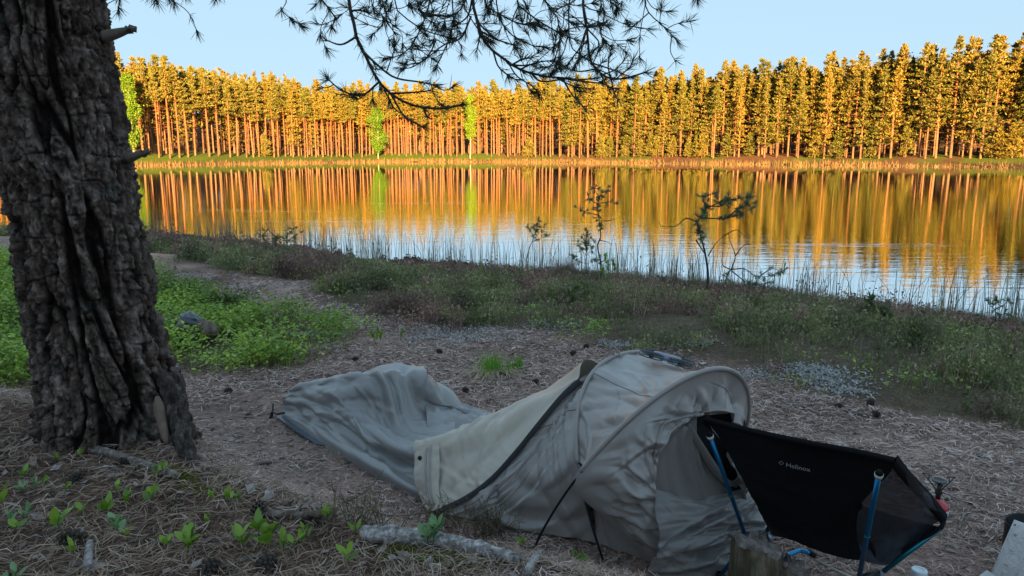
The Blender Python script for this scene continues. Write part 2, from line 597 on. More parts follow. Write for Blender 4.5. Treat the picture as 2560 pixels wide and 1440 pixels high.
# ================================================================== the wood across the lake
def pine_parts(rng, H, cb, nb, Lmax, clumps, per, qs, dead=0, lean=0.0, r0=0.21, boughs=True):
    """trunk and crown of one Scots pine standing at the origin; returns two MB"""
    tr, cr = MB(), MB()
    s = np.linspace(0, 1, 9 if boughs else 5)
    ph = rng.uniform(0, 6.28)
    path = np.stack([lean * H * s + 0.10 * np.sin(s * 4 + ph), 0.10 * np.cos(s * 3.1 + ph) - 0.10 * math.cos(ph), H * s], -1)
    tr.tube(path, r0 * (1 - 0.80 * s) + 0.015, 6, cap=False)
    def axis(h):
        return np.array([np.interp(h / H, s, path[:, k]) for k in range(3)])
    cs, us, vs = [], [], []
    for i in range(nb + dead):
        if i < nb:
            u = np.clip(((i // 5) + 0.5 + 0.22 * rng.normal()) / math.ceil(nb / 5), 0.0, 1.0)      # boughs stand in whorls
            h = H * (cb + (0.975 - cb) * u)
            prof = (0.70 + 0.30 * min(1, u / 0.2)) * (1 - u) ** 0.80 + 0.09
            L = Lmax * prof * rng.uniform(0.45, 1.30)
            el = -0.16 + 0.95 * u ** 1.5 + rng.normal(0, 0.10)
        else:
            h = H * rng.uniform(0.10, cb)
            L = rng.uniform(0.5, 1.3); el = rng.uniform(-0.25, 0.15)
        az = i * 2.399 + rng.normal(0, 0.5)
        d = np.array((math.cos(az) * math.cos(el), math.sin(az) * math.cos(el), math.sin(el)))
        a = axis(h)
        b = a + d * L
        mid = (a + b) / 2 + np.array((0, 0, -0.06 * L))
        if boughs: tr.tube([a, mid, b], [0.035 + 0.012 * L, 0.025, 0.008], 3, cap=False)
        if i >= nb:
            continue
        side = unit(np.cross(d, (0, 0, 1)))
        for k in range(clumps):
            f = 0.35 + 0.65 * (k + rng.uniform(0, 1)) / clumps
            c = a + (b - a) * f + side * rng.normal(0, 0.22 * L * f) + np.array((0, 0, rng.normal(0.08, 0.14)))
            rad = (0.20 + 0.17 * L) * rng.uniform(0.7, 1.25)
            p = rng.normal(0, 1, (per, 3)) * np.array((0.62, 0.62, 0.24)) * rad
            cs.append(c + p)
            dirn = p / (np.linalg.norm(p, axis=1, keepdims=True) + 1e-6) * 0.8 + rng.normal(0, 0.45, (per, 3)) + np.array((0, 0, 0.5)) + d * 0.4
            dirn /= np.linalg.norm(dirn, axis=1, keepdims=True)
            sd = np.cross(dirn, rng.normal(0, 1, (per, 3)))
            sd /= np.linalg.norm(sd, axis=1, keepdims=True) + 1e-9
            us.append(sd * qs * 0.42 * rng.uniform(0.7, 1.3, (per, 1)))
            vs.append(dirn * qs * rng.uniform(0.7, 1.3, (per, 1)))
    cs, us, vs = np.concatenate(cs), np.concatenate(us), np.concatenate(vs)
    base, tip = cs - vs, cs + vs
    cr.diamonds(base, tip, us)
    return tr, cr

def mat_bark_far(name, low, high, z0, z1):
    t = NT(name)
    co = t.coords('Object')
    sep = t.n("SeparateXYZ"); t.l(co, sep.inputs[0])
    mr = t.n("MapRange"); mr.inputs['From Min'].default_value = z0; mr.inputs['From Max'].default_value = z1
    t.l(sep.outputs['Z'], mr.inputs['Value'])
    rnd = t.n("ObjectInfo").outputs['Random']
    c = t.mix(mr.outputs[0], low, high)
    c = t.mix(1.0, c, t.ramp(t.noise(3.0, 4, 0.6, t.coords('Object', (3, 3, 0.5))), [(0.3, (0.55, 0.5, 0.5)), (0.7, (1.25, 1.25, 1.25))]), 'MULTIPLY')
    c = t.mix(1.0, c, t.ramp(rnd, [(0, (0.75, 0.75, 0.75)), (1, (1.25, 1.2, 1.15))]), 'MULTIPLY')
    return t.finish(t.principled(c, 0.9, None, **{"Specular IOR Level": 0.1}))

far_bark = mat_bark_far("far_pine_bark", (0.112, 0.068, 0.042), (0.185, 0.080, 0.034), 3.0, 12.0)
def mat_far_needles(name, cols, trans=0.3):
    t = NT(name)
    rnd = t.n("NewGeometry").outputs['Random Per Island']
    c = t.ramp(rnd, [(i / (len(cols) - 1), k) for i, k in enumerate(cols)])
    ob = t.n("ObjectInfo").outputs['Random']
    c = t.mix(1.0, c, t.ramp(ob, [(0, (0.72, 0.85, 0.8)), (0.5, (1, 1, 1)), (1, (1.28, 1.08, 0.85))]), 'MULTIPLY')
    p = t.principled(c, 0.6, None, **{"Specular IOR Level": 0.25})
    tr = t.n("BsdfTranslucent"); t.l(c, tr.inputs['Color'])
    mx = t.n("MixShader"); mx.inputs[0].default_value = trans
    t.l(p, mx.inputs[1]); t.l(tr.outputs[0], mx.inputs[2])
    return t.finish(mx.outputs[0])
far_needles = mat_far_needles("far_pine_needles", [(0.045, 0.052, 0.010), (0.105, 0.102, 0.017), (0.155, 0.138, 0.024), (0.085, 0.09, 0.015), (0.185, 0.145, 0.028)])

rv = np.random.default_rng(5)
KINDS = {'tall': [], 'bushy': [], 'young': []}
def keep_kind(kind, H, *a, **k):
    tr, cr = pine_parts(rv, H, *a, **k)
    tm, cm = tr.mesh("trunk"), cr.mesh("crown", sm=False)
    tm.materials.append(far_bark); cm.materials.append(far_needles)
    KINDS[kind].append((H, tm, cm))
for i in range(6):
    keep_kind('tall', 20 + 2.2 * rv.uniform(-1, 1), rv.uniform(0.46, 0.64), 50, rv.uniform(1.8, 2.4), 4, 8, 0.25, dead=60, lean=rv.normal(0, 0.012))
for i in range(5):
    keep_kind('bushy', 19.5 + 2.0 * rv.uniform(-1, 1), rv.uniform(0.12, 0.34), 70, rv.uniform(2.1, 2.7), 4, 8, 0.25, dead=30, lean=rv.normal(0, 0.012), r0=0.22)
for i in range(3):
    keep_kind('young', 7.0 + 2.5 * rv.uniform(-1, 1), 0.10, 45, rv.uniform(1.5, 2.0), 4, 9, 0.20, dead=0, r0=0.09)

def scatter(x0, x1, u0, u1, dmin, tries, rng, keep):
    """points between the shore distances u0..u1 of the far bank, at least dmin apart"""
    pts = list(keep); cell = {}
    for p in pts:
        cell.setdefault((int(p[0] // dmin), int(p[1] // dmin)), []).append(p)
    new = []
    for _ in range(tries):
        x = rng.uniform(x0, x1); u = u0 + (u1 - u0) * rng.uniform(0, 1)
        y = float(far_shore(x)) + u / float(np.interp(x, _tx, _gf))
        px = 1280 + FPX * x / y
        if px < -160 or px > 2640:
            continue
        k = (int(x // dmin), int(y // dmin))
        if any((q[0] - x) ** 2 + (q[1] - y) ** 2 < dmin * dmin for a in (-1, 0, 1) for b in (-1, 0, 1) for q in cell.get((k[0] + a, k[1] + b), ())):
            continue
        cell.setdefault(k, []).append((x, y)); new.append((x, y, u))
    return new

rf = np.random.default_rng(23)
BIRCH = [(335, 186.0), (945, 222.0), (1175, 214.0)]           # picture column, forward distance
birch_xy = []
for px, _ in BIRCH:
    xs_ = np.linspace(-120, 120, 2401)
    ys_ = far_shore(xs_) + 7.0 / np.interp(xs_, _tx, _gf)
    i = np.argmin(np.abs(1280 + FPX * xs_ / (ys_ * math.cos(PITCH)) - px))
    birch_xy.append((xs_[i], ys_[i]))
front = scatter(-110, 110, 9.0, 19.0, 1.95, 14000, rf, [(bx + ox, by + oy) for bx, by in birch_xy for ox in (-1.9, 0, 1.9) for oy in (0, 1.9, 3.8)])
front += scatter(15, 110, 9.0, 19.0, 1.6, 7000, rf, [(p[0], p[1]) for p in front])
front.sort(key=lambda p: p[2])
n_label = {
    'tall': ("tall bare-trunked pine across the lake", "tall pines across the lake"),
    'bushy': ("bushy low-branched pine across the lake", "bushy pines across the lake"),
    'young': ("short young pine at the far wood's edge", "young pines across the lake"),
}
NAMES = {'tall': "tall_pine", 'bushy': "bushy_pine", 'young': "young_pine"}
proto = {}
count = {'tall': 0, 'bushy': 0, 'young': 0}
n_single = 0
back_pts = []
for (x, y, u) in front:
    px = 1280 + FPX * x / y
    pb = 0.08 + 0.47 * smooth(1250, 1500, px)
    r = rf.uniform()
    kind = 'bushy' if r < pb else 'tall'
    if u < 11.0 and rf.uniform() < (0.30 if px > 1300 else 0.06):
        kind = 'young'
    if count[kind] >= 290 or n_single >= 520:
        back_pts.append((x, y, u)); continue
    count[kind] += 1; n_single += 1
    H, tm, cm = KINDS[kind][rf.integers(len(KINDS[kind]))]
    sc = rf.uniform(0.90, 1.08)
    sc *= 0.91 + 0.05 * float(smooth(700, 1000, px))
    sec = 'left of the round birch' if px < 945 else 'between the round and the narrow birch' if px < 1175 else 'just right of the narrow birch' if px < 1500 else 'behind the wind-swept bank pine' if px < 1900 else 'at the right end'
    o = thing(NAMES[kind], n_label[kind][0] + ", " + sec, "pine tree", (x, y, gz(x, y) - 0.1), n_label[kind][1])
    o.rotation_euler = (0, 0, rf.uniform(0, 6.28)); o.scale = (sc * rf.uniform(0.9, 1.2),) * 2 + (sc,)
    link("trunk", tm, None, o); link("crown", cm, None, o)

# the rest of the wood reads as one mass
back_pts += scatter(-140, 130, 19.0, 70.0, 3.4, 14000, rf, [(p[0], p[1]) for p in front])
def wood_mesh(name, pts, zs, scales, rng, label):
    variants = []
    for i in range(5):
        a, b = pine_parts(rng, 20.5, rng.uniform(0.22, 0.46), 28, 2.5, 3, 2, 0.72, dead=0, boughs=False)
        variants.append(((np.concatenate(a.V), a.F), (np.concatenate(b.V), b.F)))
    mt, mc = MB(), MB()
    for (x, y, _), z, s in zip(pts, zs, scales):
        (tv, tf), (cv, cf) = variants[rng.integers(5)]
        a = rng.uniform(0, 6.28); c_, s_ = math.cos(a), math.sin(a)
        M = np.array(((c_, -s_, 0), (s_, c_, 0), (0, 0, 1))) * s
        mt.add(tv @ M.T + (x, y, z), *tf)
        mc.add(cv @ M.T + (x, y, z), *cf)
    o = thing(name, label, "woodland")
    o["kind"] = "stuff"
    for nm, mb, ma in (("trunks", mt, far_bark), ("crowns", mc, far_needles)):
        k = mb.build(nm, ma, o, sm=False); k["kind"] = "stuff"
    return o
bz = [gz(p[0], p[1]) - 0.1 for p in back_pts]
wood_mesh("pine_wood", back_pts, bz, [rf.uniform(0.78, 0.95) for _ in back_pts], rf, "dense pine wood behind the front rows of trees across the lake")
# unseen wood on the added ridge behind the camp, shading camp and lake
ridge = []
while len(ridge) < 230:
    x, y = rf.uniform(-130, 150), rf.uniform(-122, -86)
    if all((x - q[0]) ** 2 + (y - q[1]) ** 2 > 9 for q in ridge[-60:]):
        ridge.append((x, y, 0))
wood_mesh("shade_ridge_wood", ridge, [gz(p[0], p[1]) - 0.1 for p in ridge], [rf.uniform(0.72, 0.86) for _ in ridge], rf, "unseen pine wood on the added ridge behind the camp")

# three birches in fresh leaf
birch_leaf = mat_far_needles("birch_leaves", [(0.06, 0.13, 0.006), (0.09, 0.18, 0.009), (0.13, 0.21, 0.014)], 0.4)
birch_bark = mat_plain("birch_bark", (0.22, 0.19, 0.15), 0.8, 0.3, 6)
B_LAB = ["slender bright green birch nearest the big dark trunk across the lake", "round bright green birch standing at the middle of the far shore", "narrow green birch with a pale trunk right of the round birch"]
B_H = [(16.5, 0.18, 2.3), (13.8, 0.15, 3.3), (17.5, 0.36, 2.0)]
for (x, y), lab, (H, cb, W) in zip(birch_xy, B_LAB, B_H):
    o = thing("birch_tree", lab, "birch tree", (x, y, gz(x, y) - 0.1), "birches across the lake")
    tr, cr = MB(), MB()
    s = np.linspace(0, 1, 8)
    tr.tube(np.stack([0.15 * np.sin(3 * s), 0 * s, H * s], -1), 0.16 * (1 - 0.85 * s) + 0.01, 7, cap=False)
    cs = []
    for i in range(60):
        u = rf.uniform(0, 1); h = H * (cb + (1 - cb) * u)
        w = W * (math.sin(math.pi * min(1, 0.12 + 0.85 * u)) ** 0.6) * rf.uniform(0.5, 1.05)
        az = rf.uniform(0, 6.28)
        e = np.array((math.cos(az) * w, math.sin(az) * w, h + 0.25 * w))
        tr.tube([(0.15 * math.sin(3 * h / H), 0, h - 0.5 * w), e], [0.03, 0.006], 3, cap=False)
        for f in np.linspace(0.35, 1, 6):
            c0 = np.array((0.0, 0, h - 0.5 * w)) * (1 - f) + e * f
            cs.append(c0 + rf.normal(0, 1, (14, 3)) * np.array((0.33, 0.33, 0.42)))
    cs = np.concatenate(cs)
    n = len(cs)
    uu = rf.normal(0, 1, (n, 3)); uu /= np.linalg.norm(uu, axis=1, keepdims=True)
    vv = np.cross(uu, rf.normal(0, 1, (n, 3))); vv /= np.linalg.norm(vv, axis=1, keepdims=True)
    cr.diamonds(cs - vv * 0.17, cs + vv * 0.17, uu * 0.12)
    tr.build("trunk", birch_bark, o); cr.build("crown", birch_leaf, o, sm=False)

# reed fringe along the far shore
def blades(mb, base, h, w, lean, rng, seg=2, bend=0.3):
    n = len(base)
    az = rng.uniform(0, 6.28, n)
    side = np.stack([np.cos(az), np.sin(az), 0 * az], -1) * w[:, None]
    la = rng.uniform(0, 6.28, n)
    ln = np.stack([np.cos(la), np.sin(la), 0 * la], -1) * (lean * h)[:, None]
    rows = []
    for k in range(seg + 1):
        f = k / seg
        c = base + ln * (f ** 2) + np.stack([0 * h, 0 * h, h * f * (1 - bend * 0.25 * f)], -1)
        rows.append((c - side * (1 - 0.85 * f), c + side * (1 - 0.85 * f)))
    V = np.stack([v for r in rows for v in r], 1)
    F = np.concatenate([np.arange(n)[:, None] * (2 * seg + 2) + np.array((2 * k, 2 * k + 1, 2 * k + 3, 2 * k + 2)) for k in range(seg)])
    mb.add(V.reshape(-1, 3), F)
fr = MB()
n = 15000
x = rf.uniform(-118, 118, n); u = rf.uniform(-4.5, 3.5, n)
y = far_shore(x) + u / np.interp(x, _tx, _gf)
keep = fbm(np.stack([x * 0.15, u * 0.4], -1), 3, 61) > 0.40
x, y, u = x[keep], y[keep], u[keep]
z = np.maximum(ground_z(x, y), WATER_Z - 0.15)
blades(fr, np.stack([x, y, z], -1), rf.uniform(0.45, 1.15, len(x)) * (0.6 + 0.4 * smooth(-4, 0, u)), rf.uniform(0.03, 0.08, len(x)), rf.uniform(0, 0.5, len(x)), rf, 1)
far_reed = mat_leaf("far_reed", [(0.095, 0.06, 0.022), (0.14, 0.09, 0.033), (0.11, 0.075, 0.03)], 0.25)
tag(fr.build("far_reeds", far_reed, None, sm=False), "golden dry reed fringe along the far shore", "reeds", kind="stuff")
# ================================================================== near vegetation and litter that nobody could count
rc = np.random.default_rng(77)
def in_view(x, y, m=260):
    f = np.maximum(y, 0.05) * math.cos(PITCH) + 1.2 * math.sin(PITCH)
    px = 1280 + FPX * x / f
    return (px > -m) & (px < 2560 + m) & (y > 0.15)

def sample_zone(n, x0, x1, y0, y1, weight):
    out = np.zeros((0, 2))
    while len(out) < n:
        x = rc.uniform(x0, x1, n * 3); y = rc.uniform(y0, y1, n * 3)
        w = weight(x, y)
        k = (rc.uniform(0, 1, len(x)) < w) & in_view(x, y)
        out = np.concatenate([out, np.stack([x[k], y[k]], -1)])
    return out[:n]

# --- heather on the bank: wiry upright sprigs
def heather(name, n, weight, cols, hmin, hmax, label, lean=0.55, w=0.0034):
    """tufted dwarf shrub: wiry stems carrying many tiny leaves"""
    m0 = 26
    cl = sample_zone(n // m0, -15, 9, 2.4, 22, weight)
    cr_ = np.repeat(rc.uniform(0.07, 0.17, len(cl)), m0)
    off = rc.normal(0, 0.55, (len(cl) * m0, 2)) * cr_[:, None]
    pts = np.repeat(cl, m0, 0) + off
    dome = np.clip(1.15 - 0.75 * (np.hypot(off[:, 0], off[:, 1]) / cr_) ** 2, 0.25, 1.15)
    hgt = np.repeat(rc.uniform(hmin, hmax, len(cl)) * (0.35 + 1.25 * fbm(cl * 0.9, 3, 71)), m0) * rc.uniform(0.75, 1.1, len(pts)) * dome
    z = ground_z(pts[:, 0], pts[:, 1]) - 0.01
    hgt = hgt * (0.30 + 0.70 * smooth(0.3, 3.5, near_shore(pts[:, 0]) - pts[:, 1]))
    mb = MB()
    d = np.hypot(pts[:, 0], pts[:, 1])
    base = np.column_stack([pts, z])
    m = len(pts)
    blades(mb, base, hgt, w * (0.5 + 0.08 * d) * rc.uniform(0.7, 1.4, m), lean * rc.uniform(0.2, 1.2, m), rc, 1)
    k = np.repeat(np.arange(m), 3)
    q = base[k] + np.column_stack([rc.normal(0, 0.35, (len(k), 2)) * hgt[k][:, None] * 0.6, hgt[k] * rc.uniform(0.35, 1.0, len(k))])
    dr = rc.normal(0, 0.8, (len(k), 3)) + np.array((0, 0, 0.7)); dr /= np.linalg.norm(dr, axis=1, keepdims=True)
    sd = np.cross(dr, rc.normal(0, 1, (len(k), 3))); sd /= np.linalg.norm(sd, axis=1, keepdims=True) + 1e-9
    L = (0.012 + 0.0021 * d[k])[:, None] * rc.uniform(0.6, 1.5, (len(k), 1))
    mb.diamonds(q, q + dr * L, sd * L * 0.30)
    o = mb.build(name, mat_leaf(name + "_leaves", cols, 0.25, 0.8, patch=1.6, spec=0.1), None, sm=False)
    return tag(o, label, "heather", kind="stuff")

def w_heath(x, y):
    return zone_masks(x, y)[2] * (0.22 + 0.78 * smooth(0.42, 0.56, fbm(np.stack([x, y], -1) * 1.25, 3, 113)))
def w_patch(x, y):                       # brown and green stand in patches, green towards the clearing
    t = near_shore(x) - y
    return smooth(0.42, 0.58, fbm(np.stack([x, y], -1) * 0.75, 3, 131) + 0.16 * smooth(6.5, 1.5, t) - 0.08)
def w_upper(x, y):
    return w_heath(x, y) * (0.06 + 0.94 * w_patch(x, y))
def w_lower(x, y):
    t = near_shore(x) - y
    return w_heath(x, y) * smooth(0.6, 2.0, t) * (0.06 + 0.94 * (1 - w_patch(x, y)))
heather("brown_heather", 37000, w_upper, [(0.16, 0.09, 0.08), (0.30, 0.185, 0.16), (0.19, 0.14, 0.085), (0.44, 0.31, 0.26), (0.22, 0.135, 0.12)], 0.16, 0.36, "dark brown heather covering the bank above the water")
heather("green_heath", 41000, w_lower, [(0.14, 0.19, 0.06), (0.22, 0.26, 0.09), (0.34, 0.31, 0.18), (0.12, 0.155, 0.07), (0.48, 0.40, 0.28)], 0.10, 0.26, "low olive green heath along the edge of the clearing")

# --- bilberries: bright green small leaves on mounded bushes
def w_bil(x, y):
    return zone_masks(x, y)[1] * (0.15 + 0.85 * smooth(0.36, 0.50, fbm(np.stack([x, y], -1) * 2.1, 3, 141)))
def leaf_cloud(n_plants, per, weight, hmin, hmax, size, spread, box):
    pl = sample_zone(n_plants, *box, weight)
    hh = rc.uniform(hmin, hmax, n_plants) * (0.15 + 1.6 * fbm(pl * 1.5, 3, 91))
    P = np.repeat(pl, per, 0); H = np.repeat(hh, per)
    a = rc.uniform(0, 6.28, len(P)); q = rc.uniform(0, 1, len(P)) ** 0.6
    r = spread * q
    zf = (0.30 + 0.70 * rc.uniform(0, 1, len(P)) ** 0.6) * (1 - 0.35 * q)
    x = P[:, 0] + r * np.cos(a); y = P[:, 1] + r * np.sin(a)
    z = ground_z(P[:, 0], P[:, 1]) + H * zf
    base = np.stack([x, y, z], -1)
    d = np.stack([np.cos(a), np.sin(a), rc.uniform(-0.3, 0.7, len(P))], -1) + rc.normal(0, 0.35, (len(P), 3))
    d /= np.linalg.norm(d, axis=1, keepdims=True)
    s = np.cross(d, rc.normal(0, 0.6, (len(P), 3)) + np.array((0, 0, 1.6)))
    s /= np.linalg.norm(s, axis=1, keepdims=True) + 1e-9
    L = size * rc.uniform(0.7, 1.3, (len(P), 1))
    mb = MB().diamonds(base, base + d * L, s * L * 0.30)
    # stems
    st = np.column_stack([pl, ground_z(pl[:, 0], pl[:, 1]) - 0.01])
    k = np.repeat(np.arange(n_plants), 3)
    blades(mb, st[k] + np.column_stack([rc.normal(0, 0.02, (len(k), 2)), np.zeros(len(k))]), hh[k] * rc.uniform(0.6, 0.95, len(k)), np.full(len(k), 0.0022), rc.uniform(0, 0.5, len(k)), rc, 2)
    return mb
bil_mat = mat_leaf("bilberry_leaves", [(0.12, 0.21, 0.025), (0.22, 0.36, 0.035), (0.34, 0.48, 0.05), (0.14, 0.25, 0.05), (0.46, 0.52, 0.10)], 0.3, 0.5, patch=1.3, spec=0.35)
tag(leaf_cloud(4300, 22, w_bil, 0.15, 0.32, 0.037, 0.11, (-13, -0.8, 3.0, 14)).build("bilberry_bushes", bil_mat, None, sm=False),
    "bright green bilberry bushes on the left beyond the big trunk", "bilberry bushes", kind="stuff")
def w_strays(x, y):
    b, bi, h = zone_masks(x, y)
    return 0.5 * smooth(0.02, 0.4, bi) * (1 - bi) + 0.06 * h * smooth(0.55, 0.66, fbm(np.stack([x, y], -1) * 0.8, 2, 97))
tag(leaf_cloud(420, 20, w_strays, 0.10, 0.22, 0.030, 0.10, (-9, 5, 3.2, 12)).build("stray_bilberries", bil_mat, None, sm=False),
    "scattered small bilberry plants around the path and the clearing's edge", "bilberry bushes", kind="stuff")

# --- pine-needle litter
def needle_litter(name, n, weight, box, cols, L0, L1, w, label, lift=0.012):
    p = sample_zone(n, *box, weight)
    a = rc.uniform(0, 6.28, n)
    L = rc.uniform(L0, L1, n) * 0.5
    z = ground_z(p[:, 0], p[:, 1]) + rc.uniform(0.0, lift, n)
    c = np.column_stack([p, z])
    d = np.stack([np.cos(a), np.sin(a), rc.normal(0, 0.16, n)], -1)
    s = np.stack([-np.sin(a), np.cos(a), rc.normal(0, 0.5, n)], -1)
    dist = np.hypot(p[:, 0], p[:, 1])
    wd = (w * (0.55 + 0.25 * dist) * rc.uniform(0.7, 1.4, n))[:, None]
    k = rc.normal(0, 0.28, n)[:, None] * L[:, None]
    up = np.stack([0 * a, 0 * a, rc.uniform(0, 0.16, n) * L], -1)
    e0, e1 = c - d * L[:, None], c + d * L[:, None]
    m = c + s * k + up
    V = np.stack([e0 - s * wd * 0.4, e0 + s * wd * 0.4, m - s * wd, m + s * wd, e1 - s * wd * 0.4, e1 + s * wd * 0.4], 1).reshape(-1, 3)
    i = np.arange(n)[:, None] * 6
    mb = MB().add(V, np.concatenate([i + np.array((0, 1, 3, 2)), i + np.array((2, 3, 5, 4))]))
    o = mb.build(name, mat_leaf(name + "_stalks", cols, 0.0, 0.75, spec=0.2), None, sm=False)
    return tag(o, label, "needle litter", kind="stuff")
def w_clear(x, y):
    b = zone_masks(x, y)[0]
    cd = crest_dist(x, y)
    d = np.hypot(x, y)
    return b * smooth(-0.5, 0.4, cd) * np.clip(2.2 / d, 0.05, 1) * (0.10 + 0.90 * smooth(0.38, 0.60, fbm(np.stack([x, y], -1) * 2.0, 4, 99)))
def w_bank(x, y):
    cd = crest_dist(x, y)
    d = np.hypot(x, y)
    return smooth(0.9, 0.1, cd) * np.clip(1.0 / d, 0.1, 1) * zone_masks(x, y)[0]
needle_litter("pale_needles", 76000, w_clear, (-5.5, 6.5, 1.2, 9.5), [(0.10, 0.058, 0.044), (0.48, 0.345, 0.295), (0.68, 0.54, 0.48), (0.22, 0.14, 0.11), (0.36, 0.25, 0.205)], 0.03, 0.075, 0.0012, "grey pine-needle litter strewn over the camp clearing")
needle_litter("brown_needles", 36000, w_bank, (-4.5, 1.6, 0.3, 4.2), [(0.10, 0.06, 0.04), (0.26, 0.165, 0.115), (0.42, 0.31, 0.23), (0.16, 0.095, 0.065), (0.46, 0.36, 0.29)], 0.03, 0.08, 0.0009, "brown pine-needle litter on the bank in the foreground", 0.025)

# --- reeds standing in the shallows
cl = sample_zone(850, -14, 8.5, 7, 24, lambda x, y: smooth(-3.2, -0.6, near_shore(x) - y) * smooth(0.25, -0.1, near_shore(x) - y) * (0.25 + 0.75 * smooth(0.4, 0.6, fbm(np.stack([x * 0.9, y * 0.6], -1), 2, 105))))
pts = np.repeat(cl, 3, 0) + rc.normal(0, 0.05, (len(cl) * 3, 2))
z = np.maximum(ground_z(pts[:, 0], pts[:, 1]), WATER_Z - 0.3)
mb = MB()
hgt = rc.uniform(0.40, 1.0, len(pts)) + (WATER_Z - z)
blades(mb, np.column_stack([pts, z]), hgt, rc.uniform(0.004, 0.0075, len(pts)), np.where(rc.uniform(0, 1, len(pts)) < 0.16, 0.75, 0.14) * rc.uniform(0.1, 1, len(pts)), rc, 5, 0.8)
tag(mb.build("lake_reeds", mat_leaf("lake_reed", [(0.06, 0.07, 0.05), (0.13, 0.13, 0.085), (0.24, 0.21, 0.15), (0.08, 0.09, 0.065)], 0.15, 0.7), None, sm=False),
    "thin dark reeds standing in the water along the near shore", "reeds", kind="stuff")
# pale dead grass at the water's edge
cl = sample_zone(2200, -6, 8.5, 7, 17, lambda x, y: smooth(-0.1, 0.1, near_shore(x) - y) * smooth(1.0, 0.35, near_shore(x) - y) * smooth(-2.5, 2, x))
pts = np.repeat(cl, 6, 0) + rc.normal(0, 0.04, (len(cl) * 6, 2))
mb = MB()
blades(mb, np.column_stack([pts, ground_z(pts[:, 0], pts[:, 1])]), rc.uniform(0.06, 0.20, len(pts)), rc.uniform(0.004, 0.007, len(pts)), rc.uniform(0.2, 1.3, len(pts)), rc, 2)
tag(mb.build("dead_grass", mat_leaf("dead_grass", [(0.22, 0.18, 0.12), (0.36, 0.30, 0.21), (0.14, 0.11, 0.07)], 0.1, 0.8), None, sm=False),
    "pale dead grass along the lip of the bank above the reeds", "grass", kind="stuff")
# ================================================================== the big pine in the foreground
rt = np.random.default_rng(3)
TY = 2.45
big = thing("pine_tree", "big dark pine with deeply furrowed bark rising at the left edge of the camp", "pine tree", tuple(on_y(270, 1075, TY)))
big_loc = np.array(big.location)

edge = [(1200, 60, 520), (1130, 90, 492), (1075, 102, 468), (1000, 104, 449), (900, 94, 425), (800, 78, 401), (700, 60, 385), (600, 44, 369), (500, 24, 349), (400, 3, 333), (300, -12, 312), (200, -28, 294), (100, -40, 279), (0, -52, 266), (-120, -66, 248)]
ax, rad = [], []
for y, l, r in edge:
    c = on_y((l + r) / 2, y, TY)
    ax.append(c); rad.append((r - l) / 2 / FPX * (TY * math.cos(PITCH) - (c[2] - CAM_Z) * math.sin(PITCH)))
ax, rad = np.array(ax), np.array(rad)
top_dir = (ax[-1] - ax[-4]) / (ax[-1][2] - ax[-4][2])
for z in (3.2, 4.5, 6.0, 7.5):
    ax = np.concatenate([ax, [ax[-1] + top_dir * (z - ax[-1][2]) * (0.7 if z > 4 else 1)]]); rad = np.append(rad, rad[-1] * 0.955)
hz = np.concatenate([np.linspace(ax[0][2], 2.45, 520), np.linspace(2.47, 7.4, 40)])
NT_ = 340
th = np.linspace(0, 2 * np.pi, NT_, endpoint=False)
HZ, TH = np.meshgrid(hz, th, indexing='ij')
CX = np.interp(HZ, ax[:, 2], ax[:, 0]); CY = np.interp(HZ, ax[:, 2], ax[:, 1]); RR = np.interp(HZ, ax[:, 2], rad)
# bark: long plates split by deep slanting furrows; noise taken on the cylinder so it closes on itself
def bark_relief(TH, HZ, R0=0.215):
    q = np.stack([np.cos(TH).ravel() * R0, np.sin(TH).ravel() * R0, HZ.ravel()], -1)
    w = np.stack([fbm(q * np.array((5, 5, 2.2)) + 3.1, 3, 201), fbm(q * np.array((5, 5, 2.2)) + 9.7, 3, 205)], -1) - 0.5
    rot = 0.32 * HZ.ravel() + 0.35 * w[:, 0]                    # the furrows wind slightly round the stem
    a = TH.ravel() + rot
    c_, s_ = np.cos(a) * R0, np.sin(a) * R0
    def cyl(k, kz, off):
        return np.stack([c_ * k + off, s_ * k + off, HZ.ravel() * kz + off], -1)
    n1 = np.abs(2 * fbm(cyl(19, 2.9, 0.7), 2, 201, 0.35) - 1)      # meandering long furrows lie where the noise crosses its middle
    n2 = np.abs(2 * fbm(cyl(25, 6.0, 5.3), 2, 211, 0.4) - 1)
    n3 = np.abs(2 * fbm(cyl(30, 30, 8.1), 2, 216, 0.4) - 1)
    plate = smooth(0.02, 0.19, n1)
    crack = smooth(0.0, 0.10, n2)
    chip = smooth(0.0, 0.09, n3)
    hcr = smooth(0.0, 0.08, np.abs(2 * fbm(cyl(9, 16, 3.7), 2, 219, 0.4) - 1))      # cross cracks
    ter = fbm(cyl(58, 30, 2.2), 3, 241) * 7
    step = np.floor(ter)
    ter = (step + smooth(0.82, 1.0, ter - step)) / 7             # thin scales lying over one another
    idv = np.mod(step * 0.381966 + 0.6 * fbm(cyl(6, 2, 1.0), 2, 251), 1.0)
    fine = fbm(q * np.array((90, 90, 45)), 3, 221)
    d = -0.034 * (1 - plate) ** 1.2 - 0.018 * (1 - crack) * plate - 0.006 * (1 - chip) * plate + 0.044 * (ter - 0.5) + 0.010 * (fine - 0.5) - 0.012 * (1 - hcr) * plate
    plate = plate * (0.45 + 0.55 * crack) * (0.6 + 0.4 * hcr)
    id2 = fine
    return d.reshape(TH.shape), plate.reshape(TH.shape), (0.5 * idv + 0.5 * id2).reshape(TH.shape)
D, PL, IDV = bark_relief(TH, HZ)
zb = hz[0]
flare = 0.015 * np.exp(-np.maximum(HZ - 0.55, 0) / 0.18) * (0.5 + 0.9 * np.maximum(0, np.cos(TH + 0.5)) ** 3 + 0.5 * np.maximum(0, np.cos(TH - 2.6)) ** 4)
